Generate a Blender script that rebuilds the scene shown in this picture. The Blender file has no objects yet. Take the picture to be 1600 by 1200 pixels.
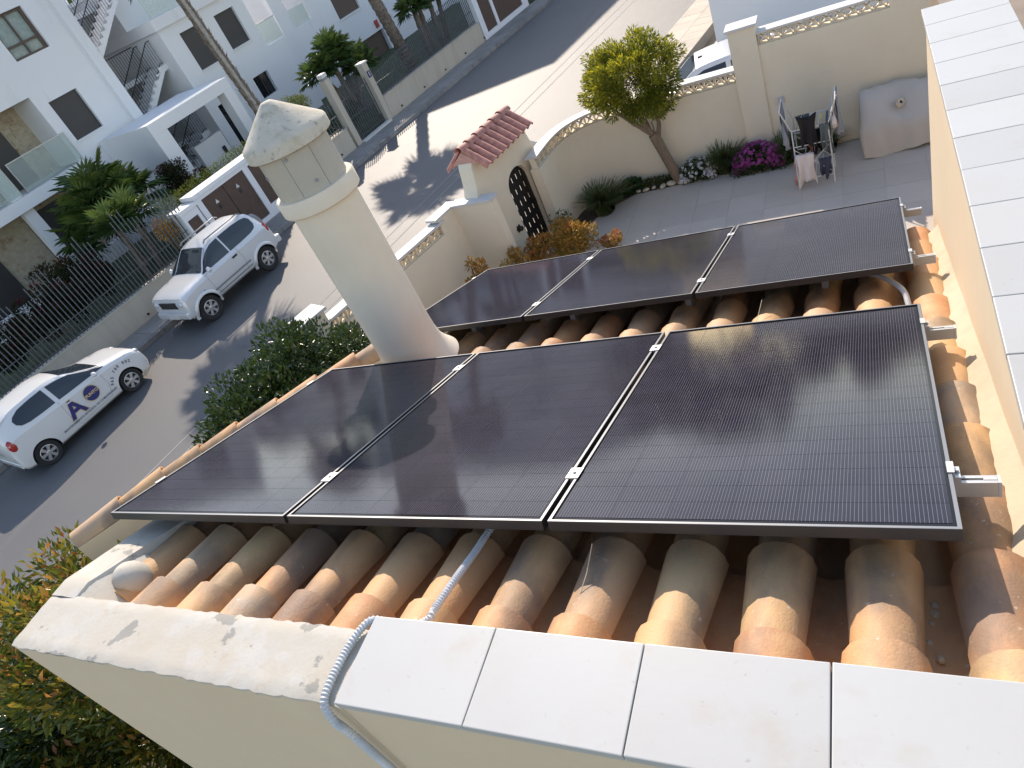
import bpy, bmesh, math, random
import numpy as np
from mathutils import Vector, Matrix

random.seed(7)
SC = bpy.context.scene
COL = SC.collection

# ------------------------------------------------------------------ camera
cam = bpy.data.cameras.new('camera')
cam.sensor_width = 36.0
cam.lens = 1109.37 / 1600 * 36
cam.clip_start = 0.05
cam.clip_end = 2000
camo = bpy.data.objects.new('camera', cam)
COL.objects.link(camo)
_R = [[0.87662764, 0.30565533, -0.37161646], [-0.07451582, -0.67676381, -0.73241937], [-0.47536446, 0.66975037, -0.5704937]]
camo.matrix_world = Matrix(((_R[0][0], -_R[1][0], -_R[2][0], 3.32653), (_R[0][1], -_R[1][1], -_R[2][1], -1.26325),
                            (_R[0][2], -_R[1][2], -_R[2][2], 1.66711), (0, 0, 0, 1)))
SC.camera = camo

# ------------------------------------------------------------------ light
SUN_EL = math.radians(33.5)
SUN_AZ = math.atan2(-0.493, 0.87)          # measured from +Y towards +X
w = bpy.data.worlds.new('World'); SC.world = w; w.use_nodes = True
wn = w.node_tree.nodes; wl = w.node_tree.links
sky = wn.new('ShaderNodeTexSky'); sky.sky_type = 'NISHITA'; sky.sun_disc = False
sky.sun_elevation = SUN_EL; sky.sun_rotation = SUN_AZ
sky.air_density = 1.0; sky.dust_density = 0.35; sky.ozone_density = 1.0
wl.new(sky.outputs[0], wn['Background'].inputs[0])
wn['Background'].inputs[1].default_value = 0.142
sun = bpy.data.lights.new('sun', 'SUN'); sun.energy = 2.6; sun.angle = math.radians(0.55); sun.color = (1.0, 0.965, 0.91)
suno = bpy.data.objects.new('sun', sun); COL.objects.link(suno)
_sd = Vector((math.sin(SUN_AZ) * math.cos(SUN_EL), math.cos(SUN_AZ) * math.cos(SUN_EL), math.sin(SUN_EL)))
suno.rotation_euler = _sd.to_track_quat('Z', 'Y').to_euler()
SC.view_settings.view_transform = 'Standard'; SC.view_settings.look = 'None'
SC.view_settings.gamma = 1.0; SC.view_settings.exposure = 1.18
SC.view_settings.use_white_balance = True; SC.view_settings.white_balance_temperature = 7650; SC.view_settings.white_balance_tint = 14
SC.cycles.max_bounces = 8; SC.cycles.diffuse_bounces = 4; SC.cycles.glossy_bounces = 3; SC.cycles.transparent_max_bounces = 8

# ------------------------------------------------------------------ materials
def nodes(name):
    m = bpy.data.materials.new(name); m.use_nodes = True
    t = m.node_tree
    return m, t.nodes, t.links, t.nodes['Principled BSDF']

def ramp(N, stops):
    r = N.new('ShaderNodeValToRGB'); e = r.color_ramp.elements
    while len(e) < len(stops): e.new(0.5)
    for k, (p, c) in enumerate(stops):
        e[k].position = p; e[k].color = (c[0], c[1], c[2], 1)
    return r

def plain(name, c, rough=0.6, metal=0.0, scale=None, amt=0.15, bump=0.0, bscale=60, spec=0.5, coat=0.0, detail=5):
    """base colour with a soft world-space mottling and an optional fine relief"""
    m, N, L, B = nodes(name)
    B.inputs['Roughness'].default_value = rough; B.inputs['Metallic'].default_value = metal
    B.inputs['Specular IOR Level'].default_value = spec
    B.inputs['Coat Weight'].default_value = coat
    B.inputs['Coat Roughness'].default_value = 0.08
    B.inputs['Base Color'].default_value = (*c, 1)
    g = N.new('ShaderNodeNewGeometry')
    if scale:
        n = N.new('ShaderNodeTexNoise'); n.inputs['Scale'].default_value = scale; n.inputs['Detail'].default_value = detail
        L.new(g.outputs['Position'], n.inputs['Vector'])
        a = tuple(max(0, x * (1 - amt)) for x in c); b = tuple(min(1, x * (1 + amt)) for x in c)
        r = ramp(N, [(0.3, a), (0.7, b)]); L.new(n.outputs[0], r.inputs[0]); L.new(r.outputs[0], B.inputs['Base Color'])
    if bump:
        n2 = N.new('ShaderNodeTexNoise'); n2.inputs['Scale'].default_value = bscale; n2.inputs['Detail'].default_value = 6
        L.new(g.outputs['Position'], n2.inputs['Vector'])
        bp = N.new('ShaderNodeBump'); bp.inputs['Strength'].default_value = bump; bp.inputs['Distance'].default_value = 0.02
        L.new(n2.outputs[0], bp.inputs['Height']); L.new(bp.outputs[0], B.inputs['Normal'])
    return m

def mixc(N, L, fac, a, b, blend='MIX'):
    x = N.new('ShaderNodeMix'); x.data_type = 'RGBA'; x.blend_type = blend
    for sock, v in ((x.inputs[0], fac), (x.inputs[6], a), (x.inputs[7], b)):
        if hasattr(v, 'is_linked'): L.new(v, sock)
        elif isinstance(v, (int, float)): sock.default_value = v
        else: sock.default_value = (*v, 1)
    return x.outputs[2]

def noise(N, L, vec, scale, detail=5, rough=0.55, lo=0.0, hi=1.0, w=None):
    n = N.new('ShaderNodeTexNoise'); n.inputs['Scale'].default_value = scale; n.inputs['Detail'].default_value = detail
    n.inputs['Roughness'].default_value = rough
    L.new(vec, n.inputs['Vector'])
    mr = N.new('ShaderNodeMapRange'); mr.inputs[1].default_value = lo; mr.inputs[2].default_value = hi
    L.new(n.outputs[0], mr.inputs[0])
    return mr.outputs[0]

def stained(name, base, layers, rough=0.8, bump=0.25, bscale=90, dist=0.01, spec=0.3):
    """base colour + list of (colour, noise scale, lo, hi, strength[, stretch xyz]) stain layers"""
    m, N, L, B = nodes(name)
    B.inputs['Roughness'].default_value = rough; B.inputs['Specular IOR Level'].default_value = spec
    g = N.new('ShaderNodeNewGeometry'); pos = g.outputs['Position']
    c = None
    for k, ly in enumerate(layers):
        col, sc, lo, hi, st = ly[:5]
        mp = N.new('ShaderNodeMapping'); mp.inputs['Location'].default_value = (k * 7.3, k * 3.1, k * 5.7)
        if len(ly) > 5: mp.inputs['Scale'].default_value = ly[5]
        L.new(pos, mp.inputs[0])
        f = noise(N, L, mp.outputs[0], sc, 7, 0.6, lo, hi)
        mu = N.new('ShaderNodeMath'); mu.operation = 'MULTIPLY'; mu.inputs[1].default_value = st; L.new(f, mu.inputs[0])
        c = mixc(N, L, mu.outputs[0], c if c is not None else base, col)
    L.new(c, B.inputs['Base Color'])
    if bump:
        n2 = N.new('ShaderNodeTexNoise'); n2.inputs['Scale'].default_value = bscale; n2.inputs['Detail'].default_value = 7
        L.new(pos, n2.inputs['Vector'])
        bp = N.new('ShaderNodeBump'); bp.inputs['Strength'].default_value = bump; bp.inputs['Distance'].default_value = dist
        L.new(n2.outputs[0], bp.inputs['Height']); L.new(bp.outputs[0], B.inputs['Normal'])
    return m

def leafmat(name, stops, rough=0.45, trans=0.35, spec=0.4):
    m, N, L, B = nodes(name)
    at = N.new('ShaderNodeAttribute'); at.attribute_name = 'tint'
    r = ramp(N, stops); L.new(at.outputs['Fac'], r.inputs[0])
    L.new(r.outputs[0], B.inputs['Base Color'])
    B.inputs['Roughness'].default_value = rough; B.inputs['Specular IOR Level'].default_value = spec
    tr = N.new('ShaderNodeBsdfTranslucent'); L.new(r.outputs[0], tr.inputs[0])
    mx = N.new('ShaderNodeMixShader'); mx.inputs[0].default_value = trans
    L.new(B.outputs[0], mx.inputs[1]); L.new(tr.outputs[0], mx.inputs[2])
    L.new(mx.outputs[0], N['Material Output'].inputs[0])
    return m

def tile_material(name, ramp_stops, soot=0.68):
    m, N, L, B = nodes(name)
    B.inputs['Roughness'].default_value = 0.62; B.inputs['Specular IOR Level'].default_value = 0.4
    oi = N.new('ShaderNodeObjectInfo'); g = N.new('ShaderNodeNewGeometry'); pos = g.outputs['Position']
    r = ramp(N, ramp_stops); L.new(oi.outputs['Random'], r.inputs[0])
    f1 = noise(N, L, pos, 9, 6, 0.6, 0.35, 0.75)
    c = mixc(N, L, f1, r.outputs[0], (0.58, 0.35, 0.18))
    mp = N.new('ShaderNodeMapping'); mp.inputs['Scale'].default_value = (1, 0.45, 0.45); L.new(pos, mp.inputs[0])
    f2 = noise(N, L, mp.outputs[0], 4.6, 5, 0.55, 0.49, 0.66)
    mu = N.new('ShaderNodeMath'); mu.operation = 'MULTIPLY'; mu.inputs[1].default_value = soot; L.new(f2, mu.inputs[0])
    c = mixc(N, L, mu.outputs[0], c, (0.12, 0.105, 0.095))
    f3 = noise(N, L, pos, 38, 4, 0.6, 0.66, 0.72)
    mu2 = N.new('ShaderNodeMath'); mu2.operation = 'MULTIPLY'; mu2.inputs[1].default_value = 0.55; L.new(f3, mu2.inputs[0])
    c = mixc(N, L, mu2.outputs[0], c, (0.6, 0.55, 0.47))
    L.new(c, B.inputs['Base Color'])
    n2 = N.new('ShaderNodeTexNoise'); n2.inputs['Scale'].default_value = 140; n2.inputs['Detail'].default_value = 6; L.new(pos, n2.inputs['Vector'])
    bp = N.new('ShaderNodeBump'); bp.inputs['Strength'].default_value = 0.3; bp.inputs['Distance'].default_value = 0.006
    L.new(n2.outputs[0], bp.inputs['Height']); L.new(bp.outputs[0], B.inputs['Normal'])
    return m

M = {}
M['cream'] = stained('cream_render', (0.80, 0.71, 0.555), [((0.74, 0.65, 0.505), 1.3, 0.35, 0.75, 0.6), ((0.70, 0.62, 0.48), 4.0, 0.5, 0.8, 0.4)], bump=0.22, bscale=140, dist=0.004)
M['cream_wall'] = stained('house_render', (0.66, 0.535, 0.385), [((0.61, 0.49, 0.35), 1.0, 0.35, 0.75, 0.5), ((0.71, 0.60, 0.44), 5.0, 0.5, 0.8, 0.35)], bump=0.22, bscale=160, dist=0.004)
M['plaster'] = stained('flaking_white_paint', (0.48, 0.45, 0.39), [((0.47, 0.39, 0.29), 3.2, 0.45, 0.75, 0.6), ((0.50, 0.48, 0.44), 9, 0.5, 0.62, 0.8), ((0.25, 0.245, 0.225), 5.2, 0.60, 0.615, 0.8), ((0.45, 0.38, 0.30), 24, 0.60, 0.70, 0.55)], bump=0.28, bscale=60, dist=0.004)
M['coping'] = stained('white_coping_tile', (0.455, 0.455, 0.44), [((0.43, 0.40, 0.35), 2.4, 0.45, 0.8, 0.4), ((0.40, 0.31, 0.22), 5.0, 0.58, 0.78, 0.4), ((0.28, 0.24, 0.20), 45, 0.66, 0.74, 0.5)], rough=0.42, bump=0.06, bscale=40, dist=0.004, spec=0.45)
M['grout'] = plain('grey_grout', (0.25, 0.22, 0.20), 0.9)
M['mortar'] = stained('cream_mortar', (0.50, 0.42, 0.31), [((0.42, 0.33, 0.24), 8, 0.5, 0.75, 0.6), ((0.30, 0.24, 0.18), 20, 0.66, 0.78, 0.7)], bump=0.35, bscale=34, dist=0.006)
M['tile'] = tile_material('terracotta_tile', [(0, (0.46, 0.20, 0.09)), (0.2, (0.56, 0.27, 0.125)), (0.4, (0.56, 0.34, 0.17)), (0.6, (0.58, 0.31, 0.15)), (0.82, (0.42, 0.33, 0.25)), (0.9, (0.56, 0.37, 0.17)), (1, (0.57, 0.33, 0.18))])
M['pan'] = tile_material('terracotta_pan', [(0, (0.52, 0.23, 0.10)), (0.5, (0.60, 0.29, 0.13)), (1, (0.55, 0.31, 0.16))], 0.4)
M['red_tile'] = plain('red_gate_tile', (0.46, 0.20, 0.155), 0.7, scale=12, amt=0.25, bump=0.15)
M['pink_mortar'] = plain('pink_mortar', (0.55, 0.30, 0.25), 0.85, scale=14, amt=0.15)
M['white_paint'] = plain('white_paint', (0.60, 0.59, 0.565), 0.6, scale=2, amt=0.05)
M['white_wall'] = stained('white_render', (0.74, 0.75, 0.77), [((0.68, 0.69, 0.71), 0.6, 0.35, 0.75, 0.6), ((0.46, 0.45, 0.43), 1.6, 0.62, 0.8, 0.5, (1, 1, 0.16))], bump=0.12, bscale=80, dist=0.004)
M['chim'] = stained('chimney_render', (0.73, 0.63, 0.51), [((0.60, 0.50, 0.38), 2, 0.4, 0.8, 0.6), ((0.72, 0.66, 0.56), 7, 0.5, 0.8, 0.4)], bump=0.3, bscale=120, dist=0.004)
M['chim_top'] = stained('weathered_chimney_cap', (0.54, 0.49, 0.41), [((0.42, 0.39, 0.33), 5, 0.42, 0.7, 0.5), ((0.26, 0.23, 0.13), 6, 0.50, 0.68, 0.55), ((0.14, 0.13, 0.12), 26, 0.57, 0.70, 0.55), ((0.60, 0.57, 0.50), 14, 0.55, 0.7, 0.6)], bump=0.3, bscale=110, dist=0.004)
M['drum'] = stained('concrete_drum', (0.42, 0.39, 0.34), [((0.52, 0.43, 0.31), 4, 0.45, 0.75, 0.6, (1, 1, 0.3)), ((0.31, 0.29, 0.27), 12, 0.5, 0.75, 0.5, (1, 1, 0.15))], bump=0.4, bscale=150, dist=0.004)
M['asphalt'] = stained('asphalt', (0.090, 0.093, 0.097), [((0.112, 0.114, 0.117), 0.25, 0.35, 0.7, 0.8), ((0.075, 0.074, 0.072), 0.8, 0.60, 0.72, 0.7, (1, 0.12, 1)), ((0.155, 0.15, 0.14), 1.8, 0.6, 0.75, 0.5, (1, 0.08, 1)), ((0.06, 0.06, 0.06), 1.1, 0.70, 0.76, 0.6), ((0.095, 0.093, 0.090), 0.5, 0.5, 0.8, 0.6, (0.3, 1.5, 1)), ((0.22, 0.21, 0.20), 130, 0.55, 0.75, 0.6), ((0.08, 0.08, 0.08), 160, 0.58, 0.75, 0.5)], rough=0.6, bump=0.55, bscale=220, dist=0.006, spec=0.6)
M['asphalt_old'] = M['asphalt']
M['line'] = plain('worn_seam', (0.26, 0.25, 0.24), 0.8, scale=30, amt=0.25)
M['pave'] = stained('pavement_slabs', (0.26, 0.25, 0.235), [((0.20, 0.19, 0.18), 1.4, 0.4, 0.7, 0.6), ((0.33, 0.31, 0.28), 7, 0.5, 0.8, 0.4)], bump=0.3)
M['pave_light'] = stained('pale_pavement', (0.50, 0.45, 0.38), [((0.42, 0.37, 0.31), 2, 0.4, 0.7, 0.6)], bump=0.2)
M['terrace'] = plain('brown_terrace_floor', (0.24, 0.18, 0.13), 0.7, scale=4, amt=0.15)
M['kerb'] = plain('concrete_kerb', (0.22, 0.215, 0.205), 0.85, scale=4, amt=0.2, bump=0.2)
M['patio'] = stained('grey_patio_slab', (0.54, 0.48, 0.42), [((0.47, 0.42, 0.37), 1.2, 0.35, 0.7, 0.6), ((0.58, 0.515, 0.45), 5, 0.5, 0.8, 0.4)], rough=0.6, bump=0.12, bscale=60)
def vary(m, amt):
    """each piece of a paved surface a little lighter or darker"""
    N = m.node_tree.nodes; L = m.node_tree.links; B = N['Principled BSDF']; src = B.inputs['Base Color'].links[0].from_socket
    oi = N.new('ShaderNodeObjectInfo'); r = ramp(N, [(0, (1 - amt,) * 3), (1, (1 + amt,) * 3)]); L.new(oi.outputs['Random'], r.inputs[0])
    L.new(mixc(N, L, 1.0, src, r.outputs[0], 'MULTIPLY'), B.inputs['Base Color'])
vary(M['patio'], 0.045); vary(M['coping'], 0.06); vary(M['pave'], 0.12); vary(M['pave_light'], 0.08); vary(M['kerb'], 0.12)
M['patio_joint'] = plain('patio_joint', (0.38, 0.34, 0.30), 0.85)
M['soil'] = plain('dark_soil', (0.07, 0.05, 0.035), 0.95, scale=20, amt=0.4, bump=0.8)
M['ground'] = plain('dry_ground', (0.20, 0.18, 0.14), 0.95, scale=1.5, amt=0.25, bump=0.4)
M['grass'] = plain('dull_lawn', (0.06, 0.075, 0.035), 0.95, scale=6, amt=0.4, bump=0.6)
M['concrete'] = stained('stained_wall', (0.50, 0.45, 0.37), [((0.40, 0.34, 0.27), 2.2, 0.45, 0.75, 0.7, (1, 1, 0.25)), ((0.45, 0.28, 0.18), 5, 0.6, 0.8, 0.5, (1, 1, 0.12))], bump=0.2)
M['fence'] = plain('grey_blue_fence_paint', (0.075, 0.09, 0.105), 0.45, spec=0.5, scale=9, amt=0.2)
M['fence_tip'] = plain('pale_fence_paint', (0.25, 0.28, 0.30), 0.5)
M['iron'] = plain('black_iron', (0.012, 0.012, 0.013), 0.5)
M['rail_iron'] = plain('dark_railing', (0.02, 0.022, 0.025), 0.45)
M['brown_door'] = plain('brown_metal_door', (0.085, 0.05, 0.038), 0.55, scale=5, amt=0.12)
M['shutter'] = plain('dark_roller_shutter', (0.045, 0.043, 0.045), 0.5)
M['shutter_br'] = plain('brown_roller_shutter', (0.10, 0.068, 0.055), 0.5)
M['glass_dark'] = plain('dark_glass', (0.012, 0.016, 0.02), 0.06, spec=0.6)
M['curtain'] = plain('striped_curtain', (0.35, 0.38, 0.38), 0.9, scale=5, amt=0.4)
M['stonecl'] = stained('stone_cladding', (0.42, 0.36, 0.27), [((0.30, 0.17, 0.11), 3.0, 0.55, 0.66, 0.8), ((0.50, 0.45, 0.36), 6, 0.45, 0.6, 0.7)], bump=0.6, bscale=18)
M['alu'] = plain('brushed_aluminium', (0.47, 0.48, 0.49), 0.5, 0.85)
M['alu_frame'] = plain('anodised_frame', (0.22, 0.225, 0.235), 0.42, 0.6)
M['black_frame'] = plain('black_panel_frame', (0.03, 0.03, 0.032), 0.4, 0.3)
M['black_gap'] = plain('panel_backsheet', (0.010, 0.009, 0.012), 0.13, spec=0.12)
M['conduit'] = plain('grey_pvc_conduit', (0.50, 0.51, 0.52), 0.5, scale=20, amt=0.08)
M['rubber'] = plain('tyre_rubber', (0.018, 0.018, 0.018), 0.8)
M['rim'] = plain('wheel_silver', (0.55, 0.55, 0.56), 0.35, 0.7)
M['silver'] = plain('silver_car_paint', (0.66, 0.67, 0.68), 0.30, 0.2, coat=0.7)
M['silver_dk'] = plain('grey_plastic_trim', (0.24, 0.245, 0.25), 0.5)
M['car_white'] = plain('white_car_paint', (0.68, 0.68, 0.67), 0.3, coat=0.8)
M['car_glass'] = plain('car_glass', (0.022, 0.030, 0.040), 0.05, spec=0.7)
M['car_black'] = plain('black_plastic', (0.02, 0.02, 0.02), 0.55)
M['lamp_clear'] = plain('headlight_lens', (0.55, 0.57, 0.6), 0.1, coat=1.0)
M['lamp_red'] = plain('tail_light_lens', (0.40, 0.02, 0.015), 0.15, coat=1.0)
M['lamp_orange'] = plain('indicator_lens', (0.6, 0.2, 0.05), 0.2)
M['decal_blue'] = plain('decal_blue', (0.025, 0.03, 0.16), 0.4)
M['decal_gold'] = plain('decal_gold', (0.62, 0.47, 0.25), 0.4)
M['decal_text'] = plain('decal_slate', (0.07, 0.09, 0.16), 0.5)
M['bark'] = stained('olive_bark', (0.24, 0.175, 0.12), [((0.13, 0.095, 0.07), 14, 0.45, 0.7, 0.8, (1, 1, 0.3)), ((0.34, 0.27, 0.20), 25, 0.5, 0.75, 0.5, (1, 1, 0.3))], bump=0.9, bscale=60, dist=0.012)
M['palm_bark'] = stained('palm_bark', (0.21, 0.165, 0.13), [((0.09, 0.065, 0.05), 9, 0.4, 0.65, 0.8), ((0.33, 0.29, 0.25), 16, 0.5, 0.75, 0.6)], bump=0.9, bscale=30, dist=0.02)
M['palm_strip'] = plain('bare_palm_strip', (0.33, 0.31, 0.28), 0.8, scale=8, amt=0.2)
M['cover'] = stained('grey_furniture_cover', (0.55, 0.515, 0.465), [((0.49, 0.46, 0.42), 1.6, 0.4, 0.7, 0.6)], rough=0.75, bump=0.12, bscale=120, dist=0.002)
M['stone'] = plain('pale_stone', (0.55, 0.49, 0.38), 0.85, scale=14, amt=0.25, bump=0.4)
M['steel_rack'] = plain('white_rack_tube', (0.70, 0.70, 0.68), 0.35)
M['lantern'] = plain('black_lantern', (0.01, 0.01, 0.011), 0.4)
M['greybox'] = plain('grey_plastic_box', (0.50, 0.50, 0.49), 0.5)
M['redbox'] = plain('red_alarm_box', (0.45, 0.06, 0.05), 0.45)
M['sign_blue'] = plain('blue_number_plate', (0.02, 0.03, 0.12), 0.4)
M['cloth_black'] = plain('black_cloth', (0.015, 0.015, 0.017), 0.9)
M['cloth_grey'] = plain('grey_cloth', (0.30, 0.31, 0.33), 0.9)
M['cloth_teal'] = plain('teal_grey_cloth', (0.12, 0.15, 0.16), 0.9)
M['cloth_white'] = plain('pinkish_white_cloth', (0.74, 0.68, 0.67), 0.9)
M['cloth_coral'] = plain('coral_cloth', (0.70, 0.32, 0.22), 0.9)
M['cloth_navy'] = plain('navy_cloth', (0.05, 0.06, 0.10), 0.9)
M['peg_blue'] = plain('blue_peg', (0.05, 0.35, 0.6), 0.5)
M['peg_lime'] = plain('lime_peg', (0.45, 0.65, 0.05), 0.5)
M['yellow_wall'] = plain('ochre_render', (0.46, 0.30, 0.07), 0.8, scale=3, amt=0.2)
M['leaf_photinia'] = leafmat('photinia_leaves', [(0, (0.04, 0.065, 0.015)), (0.4, (0.10, 0.14, 0.025)), (0.65, (0.26, 0.22, 0.03)), (0.85, (0.42, 0.23, 0.05)), (1, (0.44, 0.14, 0.05))], 0.3, 0.4)
M['leaf_dark'] = leafmat('dark_glossy_leaves', [(0, (0.018, 0.042, 0.010)), (0.6, (0.05, 0.09, 0.022)), (1, (0.11, 0.15, 0.045))], 0.25, 0.2, 0.6)
M['leaf_tree'] = leafmat('olive_yellow_leaves', [(0, (0.08, 0.105, 0.02)), (0.4, (0.22, 0.24, 0.03)), (0.7, (0.44, 0.39, 0.03)), (1, (0.72, 0.55, 0.03))], 0.5, 0.5)
M['leaf_grass'] = leafmat('strappy_leaves', [(0, (0.05, 0.08, 0.03)), (0.6, (0.11, 0.145, 0.05)), (1, (0.20, 0.23, 0.10))], 0.5, 0.3)
M['leaf_orange'] = leafmat('orange_shrub_leaves', [(0, (0.16, 0.14, 0.03)), (0.35, (0.40, 0.27, 0.05)), (0.7, (0.55, 0.25, 0.07)), (1, (0.52, 0.13, 0.08))], 0.5, 0.4)
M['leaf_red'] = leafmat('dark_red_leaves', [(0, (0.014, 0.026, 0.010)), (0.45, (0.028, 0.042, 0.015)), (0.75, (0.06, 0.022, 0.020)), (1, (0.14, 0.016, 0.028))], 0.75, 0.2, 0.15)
M['leaf_fern'] = leafmat('yellow_green_fern', [(0, (0.10, 0.13, 0.015)), (0.6, (0.22, 0.23, 0.02)), (1, (0.36, 0.28, 0.04))], 0.5, 0.45)
M['leaf_hedge'] = leafmat('sunlit_hedge', [(0, (0.05, 0.08, 0.015)), (0.6, (0.13, 0.17, 0.03)), (1, (0.24, 0.23, 0.05))], 0.5, 0.35)
M['leaf_palm'] = leafmat('fan_palm_leaves', [(0, (0.022, 0.05, 0.016)), (0.6, (0.055, 0.11, 0.028)), (1, (0.13, 0.17, 0.045))], 0.35, 0.25, 0.5)
M['leaf_succ'] = leafmat('succulent_leaves', [(0, (0.02, 0.06, 0.02)), (1, (0.05, 0.12, 0.035))], 0.4, 0.15)
M['petal_white'] = leafmat('white_petals', [(0, (0.62, 0.62, 0.63)), (1, (0.85, 0.85, 0.85))], 0.7, 0.3)
M['petal_pink'] = leafmat('magenta_petals', [(0, (0.30, 0.03, 0.20)), (0.6, (0.46, 0.07, 0.34)), (1, (0.56, 0.16, 0.46))], 0.7, 0.35)
M['leaf_bg'] = leafmat('garden_leaves', [(0, (0.05, 0.08, 0.02)), (0.6, (0.12, 0.15, 0.03)), (1, (0.25, 0.25, 0.06))], 0.5, 0.35)

def glass_pane(name, tint=(0.75, 0.82, 0.80), alpha=0.78):
    m, N, L, B = nodes(name)
    B.inputs['Base Color'].default_value = (*tint, 1); B.inputs['Roughness'].default_value = 0.05
    tr = N.new('ShaderNodeBsdfTransparent'); tr.inputs[0].default_value = (0.85, 0.9, 0.88, 1)
    mx = N.new('ShaderNodeMixShader'); mx.inputs[0].default_value = alpha
    L.new(B.outputs[0], mx.inputs[1]); L.new(tr.outputs[0], mx.inputs[2]); L.new(mx.outputs[0], N['Material Output'].inputs[0])
    return m
M['balcony_glass'] = glass_pane('balcony_glass')

def cell_material():
    """monocrystalline half cell: near-black silicon with fine silver wires along the slope, under satin glass"""
    m, N, L, B = nodes('solar_cell')
    tc = N.new('ShaderNodeTexCoord'); sx = N.new('ShaderNodeSeparateXYZ'); L.new(tc.outputs['Object'], sx.inputs[0])
    mu = N.new('ShaderNodeMath'); mu.operation = 'MULTIPLY'; mu.inputs[1].default_value = 1 / 0.01007; L.new(sx.outputs[0], mu.inputs[0])
    fr = N.new('ShaderNodeMath'); fr.operation = 'FRACT'; L.new(mu.outputs[0], fr.inputs[0])
    lt = N.new('ShaderNodeMath'); lt.operation = 'LESS_THAN'; lt.inputs[1].default_value = 0.085; L.new(fr.outputs[0], lt.inputs[0])
    oi = N.new('ShaderNodeObjectInfo')
    r = ramp(N, [(0, (0.013, 0.0115, 0.019)), (1, (0.018, 0.0155, 0.026))]); L.new(oi.outputs['Random'], r.inputs[0])
    c = mixc(N, L, lt.outputs[0], r.outputs[0], (0.17, 0.165, 0.195))
    gd = N.new('ShaderNodeNewGeometry'); fd = noise(N, L, gd.outputs['Position'], 2.3, 6, 0.65, 0.42, 0.8); md = N.new('ShaderNodeMath'); md.operation = 'MULTIPLY'; md.inputs[1].default_value = 0.10; L.new(fd, md.inputs[0])
    c = mixc(N, L, md.outputs[0], c, (0.20, 0.18, 0.19))
    L.new(c, B.inputs['Base Color'])
    B.inputs['Roughness'].default_value = 0.42; B.inputs['Specular IOR Level'].default_value = 0.0
    B.inputs['Coat Weight'].default_value = 0.85; B.inputs['Coat Roughness'].default_value = 0.06; B.inputs['Coat IOR'].default_value = 1.32
    g = N.new('ShaderNodeNewGeometry')
    n = N.new('ShaderNodeTexNoise'); n.inputs['Scale'].default_value = 260; n.inputs['Detail'].default_value = 2
    L.new(g.outputs['Position'], n.inputs['Vector'])
    bp = N.new('ShaderNodeBump'); bp.inputs['Strength'].default_value = 0.06; bp.inputs['Distance'].default_value = 0.001
    L.new(n.outputs[0], bp.inputs['Height']); L.new(bp.outputs[0], B.inputs['Coat Normal'])
    return m
M['cell'] = cell_material()

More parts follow.
